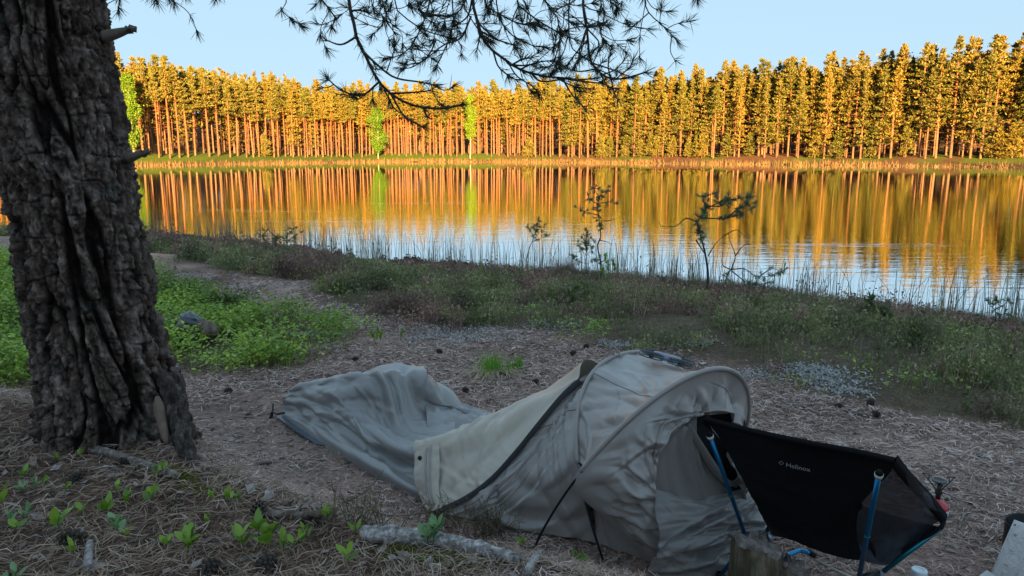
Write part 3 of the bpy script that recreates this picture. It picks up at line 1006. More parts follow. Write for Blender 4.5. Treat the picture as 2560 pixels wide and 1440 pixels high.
RT = RR + D * np.clip(RR / 0.21, 0.6, 1.1) + flare - 0.016
P = np.stack([CX + RT * np.cos(TH), CY + RT * np.sin(TH), HZ], -1)
tr = MB()
Pt = P.transpose(1, 0, 2)
tr.grid(Pt - big_loc, close_u=True)
me = tr.mesh("trunk", sm=False)
shade = np.stack([PL.T.ravel(), IDV.T.ravel(), np.zeros(PL.size), np.ones(PL.size)], -1)
a_ = me.color_attributes.new("bark", 'FLOAT_COLOR', 'POINT'); a_.data.foreach_set("color", shade.astype(np.float32).ravel())
t = NT("pine_bark")
sp = t.n("SeparateColor"); t.l(t.n("VertexColor", layer_name="bark").outputs['Color'], sp.inputs[0])
co = t.coords('Object')
c = t.ramp(sp.outputs[1], [(0.15, (0.075, 0.050, 0.040)), (0.5, (0.165, 0.118, 0.095)), (0.85, (0.32, 0.25, 0.215))])
c = t.mix(t.ramp(sp.outputs[0], [(0.15, (0, 0, 0)), (0.75, (1, 1, 1))]), (0.018, 0.011, 0.009), c)  # furrows painted near-black for the shade deep in the bark
c = t.mix(1.0, c, t.ramp(t.noise(38, 5, 0.65, t.coords('Object', (1, 1, 0.45))), [(0.34, (0.30, 0.28, 0.27)), (0.66, (1.75, 1.75, 1.78))]), 'MULTIPLY')
li = t.ramp(t.noise(7, 4, 0.6, co), [(0.60, (0, 0, 0)), (0.72, (1, 1, 1))])
c = t.mix(li, c, t.mix(0.6, c, (0.12, 0.14, 0.12)))
bark_mat = t.finish(t.principled(c, 0.92, t.bump(t.noise(75, 6, 0.75, t.coords('Object', (1, 1, 0.5))), 1.0, 0.022), **{"Specular IOR Level": 0.2}))
link("trunk", me, bark_mat, big)

# broken branch stubs on the right side
stub_mat = mat_plain("dead_wood", (0.16, 0.125, 0.105), 0.9, 0.4, 22, bump=0.5)
def stub(pts, rads, jag):
    mb = MB()
    p = catmull(pts, 14); r = np.interp(np.linspace(0, 1, 14), np.linspace(0, 1, len(rads)), rads)
    mb.tube(p - big_loc, r, 9)
    V = mb.V[0]
    tipi = np.arange(len(V)) >= 9 * 10
    V[tipi] += rt.normal(0, jag, (tipi.sum(), 3))
    return mb
stub([on_y(262, 92, TY - 0.02), on_y(290, 84, TY - 0.03), on_y(338, 70, TY - 0.05)], [0.020, 0.014, 0.006], 0.004).build("dead_stub", stub_mat, big)
stub([on_y(322, 396, TY - 0.02), on_y(348, 386, TY - 0.04), on_y(372, 378, TY - 0.05)], [0.016, 0.012, 0.007], 0.003).build("dead_stub", stub_mat, big)
# a strip of bare wood near the root
mb = MB()
pt = catmull([on_y(393, 990, 2.235), on_y(400, 1035, 2.22), on_y(412, 1085, 2.20), on_y(418, 1112, 2.19)], 12)
mb.tube(pt - big_loc, np.interp(np.linspace(0, 1, 12), [0, .2, .8, 1], [0.006, 0.017, 0.013, 0.006]), 7)
mb.build("bare_wood_strip", mat_plain("bare_wood", (0.17, 0.12, 0.09), 0.85, 0.3, 30, bump=0.4), big)

# a root running down to the right
rp0 = catmull([on_y(428, 940, 2.32), on_y(440, 1010, 2.28), on_y(454, 1080, 2.22), on_y(472, 1150, 2.16), on_y(490, 1215, 2.10)], 40)
mb = MB().tube(rp0 - big_loc, np.interp(np.linspace(0, 1, 40), [0, .3, .7, 1], [0.034, 0.036, 0.026, 0.012]), 26)
V = mb.V[0]
V += (np.stack([fbm(V * np.array((60, 60, 14)) + 7 * k, 4, 760 + k) for k in range(3)], -1) - 0.5) * 0.05
t = NT("root_bark")
co = t.coords('Object', (1, 1, 0.35))
c = t.ramp(t.noise(42, 6, 0.7, co), [(0.38, (0.018, 0.012, 0.010)), (0.52, (0.075, 0.055, 0.045)), (0.68, (0.21, 0.17, 0.15))])
mb.build("root", t.finish(t.principled(c, 0.92, t.bump(t.noise(70, 6, 0.75, co), 1.0, 0.02))), big, sm=False)

# --- limb and hanging twigs
twig_mat = mat_plain("pine_twig", (0.055, 0.042, 0.035), 0.9, 0.3, 30)
needle_mat = mat_leaf("pine_needles", [(0.030, 0.042, 0.030), (0.045, 0.062, 0.042), (0.06, 0.075, 0.048)], 0.2, 0.55)
HY = 2.62
limb_pts = np.array([np.array([np.interp(3.05, ax[:, 2], ax[:, k]) for k in range(2)] + [3.05]), (-1.05, 2.55, 2.85), (-0.45, 2.62, 2.62), (0.05, 2.66, 2.46), (0.55, 2.66, 2.32), (0.85, 2.64, 2.22)])
LP = catmull(limb_pts, 30)
MB().tube(LP - big_loc, np.linspace(0.045, 0.008, 30), 8).build("limb", twig_mat, big)

def tuft(mb, tip, d, n, L, w, rng, back=0.35):
    """a spray of needles round the last stretch of a twig"""
    d = unit(d)
    o = rng.uniform(-back, 0.0, n)[:, None] * L * d + tip
    nd = rng.normal(0, 0.42, (n, 3)) + d * 0.95
    nd /= np.linalg.norm(nd, axis=1, keepdims=True)
    ll = (L * rng.uniform(0.7, 1.12, n))[:, None]
    s = np.cross(nd, rng.normal(0, 1, (n, 3))); s /= np.linalg.norm(s, axis=1, keepdims=True) + 1e-9
    e = o + nd * ll
    m = o + nd * ll * 0.55 + rng.normal(0, 0.03, (n, 3)) * ll
    V = np.stack([o - s * w, o + s * w, m + s * w * 0.9, m - s * w * 0.9, e + s * w * 0.25, e - s * w * 0.25], 1).reshape(-1, 3)
    i = np.arange(n)[:, None] * 6
    mb.add(V, np.concatenate([i + np.array((0, 1, 2, 3)), i + np.array((3, 2, 4, 5))]))

def twig_tree(stem, nd, pts, r0, rng, depth, L, spread=1.0, nn=18, wn=0.0011):
    """grow side twigs off a path and tuft their ends"""
    p = catmull(pts, max(8, 3 * len(pts)))
    n = len(p)
    stem.tube(p, np.linspace(r0, r0 * 0.35 + 0.0008, n), 5 if r0 > 0.004 else 4)
    tuft(nd, p[-1], p[-1] - p[-3], nn, L, wn, rng)
    seg = np.linalg.norm(np.diff(p, axis=0), axis=1).sum()
    for k in range(int(seg / 0.034)):
        i = rng.integers(int(n * 0.55), n)
        if rng.uniform() < 0.5:
            tuft(nd, p[i], p[min(i + 1, n - 1)] - p[i - 2], nn // 2 + 2, L, wn, rng)
    if depth <= 0:
        return
    for k in range(max(1, int(seg / 0.05 * spread))):
        i = rng.integers(int(n * 0.15), n - 1)
        d = unit(p[min(i + 1, n - 1)] - p[i - 1])
        d2 = unit(d + rng.normal(0, 0.8, 3) + np.array((0, 0, 0.12)))
        l = min(seg, 0.5) * rng.uniform(0.14, 0.34)
        a = p[i]; b = a + d2 * l * 0.5 + rng.normal(0, 0.014, 3); c = b + unit(d2 + np.array((0, 0, 0.25)) + rng.normal(0, 0.35, 3)) * l * 0.5
        twig_tree(stem, nd, [a, b, c], r0 * 0.5, rng, depth - 1, L, spread, nn, wn)

def hang(px_pts, y0, r0, depth=1, seed=0, join=True, spread=1.0):
    rng = np.random.default_rng(900 + seed)
    pts = [on_y(x, y, y0 + 0.015 * i * rng.normal(0, 1)) for i, (x, y) in enumerate(px_pts)]
    if join:
        k = np.argmin(np.abs(LP[:, 0] - pts[0][0]))
        q = LP[k]
        pts = [q, (q + pts[0]) / 2 + np.array((0.02, 0, 0.02))] + pts
    stem, nd = MB(), MB()
    twig_tree(stem, nd, np.array(pts) - big_loc, r0, rng, depth, 0.046, spread)
    b = stem.build("hanging_branch", twig_mat, big)
    nd.build("needles", needle_mat, b, sm=False)

hang([(872, -10), (882, 40), (892, 95), (912, 135), (945, 200), (985, 240), (1040, 265), (1100, 271), (1155, 262)], HY, 0.0085, 1, 1, spread=0.35)
hang([(907, 128), (950, 168), (990, 195), (1050, 205), (1090, 214)], HY, 0.0045, 1, 2, False)
hang([(947, 205), (905, 238), (855, 226), (818, 196)], HY + .02, 0.0045, 1, 3, False, 1.3)
hang([(960, 222), (985, 270), (1012, 288)], HY + .03, 0.003, 1, 4, False)
hang([(1182, -10), (1196, 60), (1215, 110), (1250, 140), (1300, 174), (1360, 190), (1420, 196)], HY + .04, 0.0075, 1, 5)
hang([(1178, 40), (1152, 95), (1110, 112), (1062, 150)], HY + .05, 0.0035, 1, 6, False)
hang([(1270, 155), (1292, 190), (1330, 215), (1350, 238)], HY + .05, 0.003, 1, 7, False)
hang([(1458, -10), (1468, 80), (1476, 150), (1505, 186), (1550, 198), (1615, 180)], HY + .02, 0.006, 1, 8, spread=1.2)
hang([(1424, -10), (1422, 70), (1430, 120), (1472, 152)], HY + .06, 0.0035, 1, 9)
hang([(1500, 185), (1520, 215), (1540, 222)], HY, 0.003, 1, 10, False)
hang([(1612, -10), (1622, 32), (1655, 62), (1695, 104)], HY + .05, 0.003, 1, 11)
hang([(1622, 32), (1590, 60), (1572, 74)], HY + .05, 0.0025, 0, 12, False)
hang([(716, -10), (700, 18), (722, 44), (752, 62)], HY, 0.0025, 0, 13)
hang([(800, -10), (842, 30), (828, 68)], HY, 0.003, 1, 14)
hang([(1290, -10), (1330, 40), (1390, 78), (1440, 100)], HY + .1, 0.0045, 1, 15)
hang([(1075, -10), (1060, 50), (1032, 110), (1010, 132)], HY + .1, 0.0035, 1, 16)
hang([(985, -10), (1010, 40), (1060, 75), (1110, 90)], HY + .1, 0.0035, 1, 17)
hang([(1130, -10), (1135, 50), (1118, 110), (1090, 168)], HY + .12, 0.0035, 1, 18)
hang([(1240, -10), (1262, 70), (1320, 110), (1360, 118)], HY + .12, 0.0035, 1, 19)
hang([(925, -10), (960, 45), (985, 80)], HY + .1, 0.003, 1, 20)
hang([(1540, -10), (1555, 10), (1540, 30)], HY + .1, 0.003, 1, 21)
hang([(1360, -10), (1392, 40), (1400, 100), (1386, 150)], HY + .1, 0.003, 1, 22)
hang([(290, -40), (300, -10), (296, 26)], TY + .25, 0.003, 1, 23)
hang([(420, -40), (410, -12), (435, 6)], TY + .25, 0.003, 1, 24)
hang([(380, -40), (372, -14), (392, 2)], TY + .25, 0.003, 1, 27)
hang([(545, -50), (548, -25), (540, -4)], TY + .25, 0.002, 0, 25)
hang([(1735, -50), (1740, -20), (1742, -2)], HY, 0.002, 0, 26)
hang([(1160, -10), (1168, 30), (1200, 80), (1218, 96)], HY + .14, 0.003, 1, 31)
hang([(1210, -10), (1240, 30), (1300, 60), (1340, 62)], HY + .14, 0.003, 1, 32)
hang([(1020, -10), (1040, 20), (1085, 40), (1130, 38)], HY + .14, 0.003, 1, 33)
hang([(1500, -10), (1512, 40), (1500, 90), (1528, 118)], HY + .08, 0.003, 1, 34)
hang([(1300, 174), (1330, 160), (1372, 152), (1398, 160)], HY + .05, 0.003, 1, 35, False)
hang([(1386, 192), (1430, 214), (1470, 222)], HY + .05, 0.003, 1, 36, False)
hang([(955, -10), (968, 30), (948, 72), (930, 88)], HY + .1, 0.003, 1, 37)
hang([(1090, 100), (1070, 140), (1030, 168), (1000, 170)], HY + .1, 0.003, 1, 38, False)
# ================================================================== the bivy tent
tent = thing("bivy_tent", "grey hooped bivy tent with a long foot section lying in the clearing", "tent", (0.45, 2.9, 0.0))
TL = np.array(tent.location)

def mat_fabric(name, col, rough=0.33, var=0.12, sheen=0.0):
    t = NT(name)
    co = t.coords('Object')
    c = t.ramp(t.noise(3.5, 4, 0.55, co), [(0.3, tuple(x * (1 - var) for x in col)), (0.7, tuple(min(1, x * (1 + var)) for x in col))])
    st = t.ramp(t.noise(11, 5, 0.6, co), [(0.62, (1, 1, 1)), (0.80, (0.78, 0.76, 0.74))])
    c = t.mix(1.0, c, st, 'MULTIPLY')
    nm = t.bump(t.noise(420, 2, 0.5, co), 0.10, 0.002)
    nm = t.bump(t.noise(5, 4, 0.5, co, 0.8), 0.25, 0.02, nm)
    p = t.principled(c, rough, nm, **{"Specular IOR Level": 0.7, "Sheen Weight": 0.15})
    tr = t.n("BsdfTranslucent"); t.l(c, tr.inputs['Color'])
    mx = t.n("MixShader"); mx.inputs[0].default_value = 0.08
    t.l(p, mx.inputs[1]); t.l(tr.outputs[0], mx.inputs[2])
    return t.finish(mx.outputs[0])
fab_grey = mat_fabric("tent_fabric", (0.305, 0.265, 0.245))
fab_foot = mat_fabric("foot_fabric", (0.255, 0.24, 0.232))
fab_beige = mat_fabric("beige_fabric", (0.43, 0.36, 0.285))
fab_inner = mat_fabric("inner_fabric", (0.27, 0.24, 0.225))
black_mat = mat_plain("black_webbing", (0.012, 0.012, 0.013), 0.6, 0.2, 40)
pole_mat = mat_plain("black_pole", (0.02, 0.022, 0.028), 0.32, 0.1, 10, metallic=0.6)
navy_mat = mat_fabric("navy_floor", (0.05, 0.06, 0.09))

def hoop(base, th, w, h, tl, sg, e, n=121):
    ph = np.linspace(0, np.pi, n)
    a = np.array((math.cos(th), math.sin(th), 0)); p = np.array((-a[1], a[0], 0))
    up = np.array((0, 0, math.cos(tl))) + sg * a * math.sin(tl)
    c, s = np.cos(ph), np.sin(ph)
    return base + np.outer(w / 2 * (1 - np.sign(c) * np.abs(c) ** (2 / e)), p) + np.outer(h * s ** (2 / e), up)
HA = hoop(np.array((0.342, 2.551, 0)), -0.858, 0.993, 0.725, 0.513, -1, 2.349)     # rear hoop
HB = hoop(np.array((0.085, 2.631, 0)), -1.052, 0.968, 0.846, 0.490, 1, 1.92)       # front hoop
def at_s(Hh, s):
    s = np.atleast_1d(s) * (len(Hh) - 1)
    return np.stack([np.interp(s, np.arange(len(Hh)), Hh[:, k]) for k in range(3)], -1)

def surf(rows, nu, nv):
    """rows: list of control polylines (each (k,3)); smooth surface through them, nu across the rows, nv along"""
    Rr = np.stack([catmull(r, nv) for r in rows])                        # (m, nv, 3)
    return np.stack([catmull(Rr[:, j], nu) for j in range(nv)], 1)     # (nu, nv, 3)

def normals(P):
    a = np.gradient(P, axis=0); b = np.gradient(P, axis=1)
    n = np.cross(a, b)
    return n / (np.linalg.norm(n, axis=2, keepdims=True) + 1e-12)

def fold(P, amp, f):
    """push a surface along its normal by amp*f(u, v); f gets arrays in 0..1 (u across the rows, v along them)"""
    nu, nv = P.shape[:2]
    U, V = np.meshgrid(np.linspace(0, 1, nu), np.linspace(0, 1, nv), indexing='ij')
    return P + normals(P) * (amp * f(U, V))[..., None]

def wrinkle(U, V, su, sv, seed, shear=0.0, oct=3):
    q = np.stack([(U * su + shear * V * su).ravel(), (V * sv).ravel()], -1)
    r = 1 - np.abs(2 * fbm(q, oct, seed) - 1)
    return (np.clip(r, 0, 1) ** 3.0).reshape(U.shape) - 0.45

def creases(U, V, n, seed, along='u', w=0.012, slope=0.15, lo=0.0, hi=1.0, both=True):
    """n crisp creases running mostly along one parameter of a panel"""
    rg_ = np.random.default_rng(seed)
    A, B = (U, V) if along == 'u' else (V, U)
    out = np.zeros_like(U)
    for k in range(n):
        b0 = rg_.uniform(lo, hi); sl = rg_.normal(0, slope); cu = rg_.normal(0, 0.05)
        c0 = rg_.uniform(0, 1); ln = rg_.uniform(0.18, 0.55)
        ww = w * rg_.uniform(0.6, 1.8)
        x = B - (b0 + sl * (A - c0) + cu * np.sin(3.1 * A + k))
        prof = np.exp(-np.sqrt((x / ww) ** 2 + 0.04)) - 0.55 * np.exp(-((x - 2.2 * ww) / (1.6 * ww)) ** 2)
        sgn = rg_.choice([-1, 1]) if both else 1
        out += sgn * rg_.uniform(0.4, 1.0) * prof * np.exp(-((A - c0) / ln) ** 2)
    return out

def panel(name, P, mat, nm=None):
    mb = MB().grid(P - TL)
    return mb.build(name, mat, tent)

S = np.linspace(0.15, 0.86, 9)
A_ = at_s(HA, S); B_ = at_s(HB, S)
# roof between the hoops: stretched, a little hollow
rows = []
mid_in = np.array((0.52, 2.88, 0.30))
for f in (0.0, 0.25, 0.5, 0.75, 1.0):
    r = A_ * (1 - f) + B_ * f
    sag = 0.11 * 4 * f * (1 - f)
    rows.append(r + (mid_in - r) * sag)
Pf = surf(rows, 80, 220)
roof_P = Pf
Pf = fold(Pf, 0.012, lambda U, V: creases(U, V, 30, 301, 'u', 0.011, 0.14))
Pf = fold(Pf, 0.008, lambda U, V: creases(U, V, 60, 302, 'u', 0.007, 0.10) * np.clip(1.2 - 3 * np.minimum(U, 1 - U), 0.1, 1))
roof_fold = Pf
panel("roof_panel", Pf, fab_grey)

# rear panel: from the zip line up to the rear hoop, and its skirt down to the ground on both sides
ZIP = np.array([on_z(1086, 1279, 0.005), on_z(1165, 1243, 0.07), on_z(1230, 1195, 0.15), on_z(1290, 1130, 0.26), on_z(1345, 1062, 0.375), on_z(1405, 990, 0.485), on_z(1448, 950, 0.545),
                (0.45, 3.18, 0.575), (0.66, 3.32, 0.47), (0.86, 3.42, 0.26), (0.98, 3.46, 0.0)])
GA = np.array((0.33, 2.68, 0.0)); GB = np.array((0.50, 2.55, 0.0))
SA = np.concatenate([[GA, (GA * 0.45 + A_[0] * 0.55)], A_, [(1.06, 3.16, 0.12), (1.07, 3.16, 0.0)]])
mids = []
zc = catmull(ZIP, 13); sc = catmull(SA, 13)
for f in (0.33, 0.66):
    r = zc * (1 - f) + sc * f
    r[:, 2] *= 1 - 0.10 * np.sin(np.linspace(0, np.pi, 13)) * 4 * f * (1 - f)
    r[:4, 1] -= 0.05 * f * np.array((0.3, 0.8, 0.8, 0.4))
    mids.append(r)
Pr = surf([zc, mids[0], mids[1], sc], 90, 220)
Pr = fold(Pr, 0.030, lambda U, V: creases(U, V, 26, 311, 'u', 0.010, 0.30, 0.0, 0.75) * np.sin(np.pi * np.clip(U, 0, 1)) ** 0.5)
Pr = fold(Pr, 0.018, lambda U, V: creases(U, V, 50, 312, 'u', 0.008, 0.30) * np.sin(np.pi * np.clip(U, 0, 1)) ** 0.4)
panel("rear_panel", Pr, fab_grey)
seam_mat = mat_plain("seam_thread", (0.16, 0.145, 0.135), 0.7, 0.15, 40)
for vi in (62, 150):
    MB().tube(Pr[2:-2:2, vi] - TL, 0.0022, 5).build("seam", seam_mat, tent)
for vi in (70, 150):
    MB().tube(roof_fold[2:-2:2, vi] - TL, 0.0020, 5).build("seam", seam_mat, tent)
# side wall under the crossing of the poles
SB = np.concatenate([[GB, GB * 0.45 + B_[0] * 0.55 + (0.03, 0.06, 0)], B_[:1]])
SA2 = np.concatenate([[GA, GA * 0.45 + A_[0] * 0.55 + (0.03, 0.05, 0)], A_[:1] + (0.01, 0.02, 0)])
m1 = SA2 * 0.5 + SB * 0.5
m1[0, 2] = 0
Ps = surf([SA2, m1, SB], 30, 40)
Ps = fold(Ps, 0.014, lambda U, V: creases(U, V, 14, 321, 'v', 0.05, 0.3))
panel("side_wall", Ps, fab_grey)
FA = np.stack([A_[-1], np.array((1.05, 3.17, 0.1)), np.array((1.06, 3.165, 0.0))]); FB = np.stack([B_[-1], np.array((0.98, 2.98, 0.12)), np.array((1.02, 2.95, 0.0))])
panel("side_wall", surf([FA, FA * .5 + FB * .5 + np.array((0.03, 0, 0)), FB], 20, 24), fab_grey)

# front collar: gathered fabric between the front hoop and the elastic rim of the opening
aB = np.array((math.cos(-1.052), math.sin(-1.052), 0.0))
fo = np.array((0.70, 2.50, 0.0))                               # a point of the front plane
RIM = np.array([on_z(1668, 1418, 0.015)] + [on_plane(x, y, fo, aB) for x, y in ((1652, 1345), (1640, 1275), (1637, 1200), (1648, 1130), (1682, 1080), (1735, 1042), (1785, 1026), (1828, 1034), (1846, 1062), (1852, 1120), (1856, 1210))] + [(0.985, 2.72, 0.0)])
OUT = np.concatenate([[GB, GB * 0.5 + B_[0] * 0.5], B_, [(0.99, 2.96, 0.12), (1.02, 2.94, 0.0)]])
nv = 420
oc, rc_ = catmull(OUT, nv), catmull(RIM, nv)
rows = []
for f in (0, 0.22, 0.5, 0.8, 1.0):
    r = oc * (1 - f) + rc_ * f
    bul = math.sin(math.pi * f) * 0.05
    rows.append(r + aB * bul * np.interp(np.linspace(0, 1, nv), [0, .25, .45, .6, 1], [0.5, 0.9, 0.0, -0.5, -0.3])[:, None])
Pc = np.stack([catmull(np.stack([rw[j] for rw in rows]), 48) for j in range(nv)], 1)
def gath(U, V):
    g = creases(U, V, 90, 331, 'u', 0.0055, 0.02, 0.1, 1.0)
    g2 = creases(U, V, 36, 332, 'u', 0.013, 0.04, 0.05, 1.0)
    return (0.45 * g * smooth(0.2, 0.9, U) + 0.55 * g2 * smooth(0.0, 0.6, U)) * smooth(0.0, 0.10, V)
Pc = fold(Pc, 0.055, gath)
panel("front_collar", Pc, fab_grey)
rim_line = Pc[-1]
MB().tube(rim_line[3:-3:2] - TL, 0.004, 6).build("elastic_rim", fab_grey, tent)
# cord lock and cord at the lower end of the rim
cl_p = on_plane(1652, 1350, fo, aB) + aB * 0.015
mb = MB().lathe([(0.0001, -0.02), (0.008, -0.02), (0.010, 0.0), (0.008, 0.02), (0.0001, 0.02)], cl_p - TL, 10)
lock = mb.build("cord_lock", black_mat, tent)
MB().tube(catmull([cl_p - TL, on_plane(1672, 1362, fo + aB * .03, aB) - TL, on_plane(1688, 1395, fo + aB * .03, aB) - TL, on_plane(1690, 1425, fo + aB * .03, aB) - TL], 14), 0.0016, 5).build("cord", black_mat, tent)

# sill across the bottom of the opening
top = [on_plane(x, y, fo - aB * 0.05, aB) for x, y in ((1632, 1222), (1700, 1238), (1770, 1240), (1830, 1228), (1885, 1212))]
m_ = [on_plane(x, y, fo + aB * 0.02, aB) for x, y in ((1640, 1290), (1705, 1300), (1775, 1300), (1840, 1290), (1905, 1272))]
m2 = [on_plane(x, y, fo + aB * 0.05, aB) for x, y in ((1650, 1360), (1715, 1362), (1785, 1352), (1850, 1335), (1915, 1312))]
bot = [on_z(x, y, 0.0) for x, y in ((1600, 1452), (1700, 1462), (1790, 1440), (1860, 1405), (1935, 1355))]
Pq = surf([top, m_, m2, bot], 100, 80)
Pq = fold(Pq, 0.036, lambda U, V: creases(U, V, 26, 341, 'v', 0.035, 0.30) * np.sin(np.pi * np.clip(U * 0.9 + 0.08, 0, 1)))
Pq = fold(Pq, 0.010, lambda U, V: creases(U, V, 30, 342, 'v', 0.015, 0.5) * np.sin(np.pi * U))
panel("front_sill", Pq, mat_fabric("sill_fabric", (0.25, 0.225, 0.215)))
# inner door hanging behind the rim, drawn to the left
lf = [on_plane(x, y, fo - aB * 0.06, aB) for x, y in ((1735, 1030), (1675, 1075), (1640, 1130), (1625, 1200), (1625, 1260))]
rg = [on_plane(x, y, fo - aB * 0.06, aB) for x, y in ((1738, 1032), (1745, 1090), (1775, 1150), (1805, 1205), (1822, 1232))]
md = [(p + q) / 2 + aB * 0.02 for p, q in zip(lf, rg)]
Pd = surf([lf, md, rg], 40, 50)
Pd = fold(Pd, 0.010, lambda U, V: creases(U, V, 14, 351, 'v', 0.04, 0.4))
panel("inner_door", Pd, fab_inner)
# the other half of the door, bunched and tied back, and the dark gap sheet behind
mb = MB()
pts = [on_plane(x, y, fo - aB * 0.05, aB) for x, y in ((1718, 1058), (1745, 1108), (1778, 1160), (1812, 1200), (1840, 1215))]
mb.tube(catmull(pts, 26) - TL, 0.014 * np.sin(np.linspace(0.5, 2.9, 26)) + 0.004, 8)
mb.tube(catmull([on_plane(x, y, fo - aB * 0.04, aB) for x, y in ((1800, 1190), (1835, 1205), (1855, 1165), (1848, 1110), (1836, 1090))], 20) - TL, 0.006, 6)
mb.build("tied_back_door", fab_inner, tent)
r0_ = [on_plane(x, y, fo - aB * 0.10, aB) for x, y in ((1690, 1045), (1680, 1140), (1690, 1250))]
r1_ = [on_plane(x, y, fo - aB * 0.10, aB) for x, y in ((1860, 1030), (1875, 1140), (1880, 1250))]
panel("gap_shade_mesh", surf([r0_, r1_], 12, 16), mat_plain("gap_shade_black", (0.02, 0.02, 0.022), 0.8, 0.3, 30))  # near-black mesh sheet put in for the shaded gap beside the door

# beige panel over the middle and its far side
UP = np.array([on_z(1040, 1112, 0.19), on_z(1140, 1080, 0.245), on_z(1240, 1040, 0.315), on_z(1345, 995, 0.42), on_z(1446, 946, 0.555)])
LO = np.array([on_z(1086, 1279, 0.005), on_z(1165, 1243, 0.07), on_z(1230, 1195, 0.15), on_z(1320, 1092, 0.325), on_z(1446, 951, 0.543)])
M1 = (UP * 0.5 + LO * 0.5) + np.array([(0, -0.03, 0.0), (0, -0.035, -0.01), (0, -0.03, -0.02), (0, -0.015, -0.01), (0, 0, 0)])
M1[0] = on_z(1048, 1195, 0.10)
FAR1 = UP + np.array([(0.10, 0.13, -0.03), (0.12, 0.15, -0.03), (0.15, 0.18, -0.02), (0.16, 0.18, 0.0), (0.10, 0.12, 0.03)])
FAR2 = np.array([(0.0, 3.62, 0.0), (0.2, 3.56, 0.02), (0.45, 3.52, 0.02), (0.7, 3.5, 0.02), (0.95, 3.47, 0.02)])
Pb = surf([LO, M1, UP, FAR1, FAR2], 110, 120)
Pb = fold(Pb, 0.018, lambda U, V: creases(U, V, 16, 361, 'v', 0.035, 0.25) * np.clip(1.2 - V, 0.2, 1))
Pb = fold(Pb, 0.010, lambda U, V: creases(U, V, 26, 362, 'u', 0.014, 0.4, 0.0, 0.5))
panel("beige_panel", Pb, fab_beige)
# its end band with a zip
E0 = [on_z(1042, 1116, 0.195), on_z(1036, 1180, 0.115), on_z(1048, 1235, 0.045), on_z(1072, 1276, 0.008)]
E1 = [on_z(1098, 1098, 0.225), on_z(1100, 1165, 0.150), on_z(1098, 1220, 0.085), on_z(1106, 1266, 0.026)]
Pe = surf([E0, [(p + q) / 2 + np.array((0, -0.02, 0.006)) for p, q in zip(E0, E1)], E1], 24, 40)
Pe = fold(Pe, 0.006, lambda U, V: wrinkle(U, V, 3, 6, 371)) + np.array((0, -0.016, 0.004))
panel("end_band", Pe, fab_beige)
for f in (0.50, 0.66):
    zl = Pe[int(f * 23)] + np.array((0, -0.004, 0.001))
    MB().tube(zl[2:-2:2] - TL, 0.0045, 6).build("zip_tape", fab_grey, tent)
sb = Pe[5, 7] + np.array((0, -0.008, 0.002))
MB().lathe([(0.0001, 0.006), (0.008, 0.005), (0.010, 0.0), (0.0001, -0.002)], sb - TL, 12, rot_mat((1, 0, 0), R(70))).build("snap_button", black_mat, tent)
# main zip
zl = catmull(ZIP[:7], 60)
mb = MB()
wz = np.cross(np.gradient(zl, axis=0), (0, -0.5, 0.8)); wz /= np.linalg.norm(wz, axis=1, keepdims=True)
strip = np.stack([zl - wz * 0.013 + (0, -0.018, 0.004), zl + (0, -0.024, 0.007), zl + wz * 0.013 + (0, -0.018, 0.004)])
mb.grid(strip - TL)
mb.build("main_zip", black_mat, tent)

# the foot section: a low grey-green cover with a hump over the foot end
def G(l):
    return [np.array(p, float) if len(p) == 3 and abs(p[0]) < 20 else on_z(*p) for p in l]
F_ = [
    G([(706, 1046, 0), (772, 1092, 0), (858, 1146, 0), (950, 1200, 0), (1045, 1252, 0), (1118, 1268, 0)]),
    G([(704, 1032, .035), (770, 1068, .045), (856, 1118, .05), (948, 1172, .055), (1042, 1222, .055), (1120, 1240, .05)]),
    G([(706, 1020, .06), (772, 1046, .075), (860, 1092, .07), (950, 1140, .055), (1042, 1178, .06), (1125, 1200, .06)]),
    G([(706, 1004, .105), (780, 1018, .145), (862, 1062, .125), (950, 1102, .125), (1042, 1122, .15), (1130, 1130, .13)]),
    G([(712, 992, .14), (798, 992, .20), (880, 1012, .20), (960, 1052, .15), (1050, 1075, .12), (1135, 1085, .11)]),
    G([(722, 982, .165), (815, 965, .25), (918, 962, .31), (1000, 985, .26), (1062, 1025, .15), (1140, 1048, .12)]),
    G([(738, 972, .18), (830, 941, .29), (945, 921, .375), (1012, 934, .345), (1068, 1000, .19), (1150, 1020, .14)]),
    G([(-1.00, 4.33, .10), (-0.72, 4.22, .22), (-0.52, 4.10, .28), (-0.40, 4.0, .24), (-0.24, 3.84, .12), (-0.05, 3.70, .09)]),
    G([(-0.98, 4.40, 0), (-0.70, 4.30, 0), (-0.46, 4.16, 0), (-0.33, 4.05, 0), (-0.16, 3.92, 0), (0.02, 3.80, 0)]),
]
Pt_ = surf(F_, 190, 150)
def ffold(U, V):
    a = creases(U, V, 22, 381, 'v', 0.022, 0.25) * 0.35
    b = creases(U, V, 40, 382, 'v', 0.010, 0.40) * 0.16
    def ridge(u0, v0, u1, v1, w, k):
        f_ = np.clip((V - v0) / (v1 - v0), 0, 1)
        uc = u0 + (u1 - u0) * f_ + 0.012 * np.sin(9 * V + k)
        return np.exp(-((U - uc) / w) ** 2) * np.sin(np.pi * np.clip((V - v0 + .04) / (v1 - v0 + .08), 0, 1)) ** 0.6
    r = 0.55 * ridge(.66, .12, .40, .85, .030, 1) + 0.45 * ridge(.58, .06, .30, .9, .035, 2) - 0.5 * ridge(.30, .04, .21, .95, .035, 3) + 0.4 * ridge(.72, .3, .52, .8, .026, 4) - 0.35 * ridge(.62, .2, .36, .9, .03, 5) + .3 * ridge(.14, .1, .10, .95, .03, 6)
    return (a + b + 0.7 * r) * np.clip(np.minimum(U, 1 - U) * 8, 0, 1)
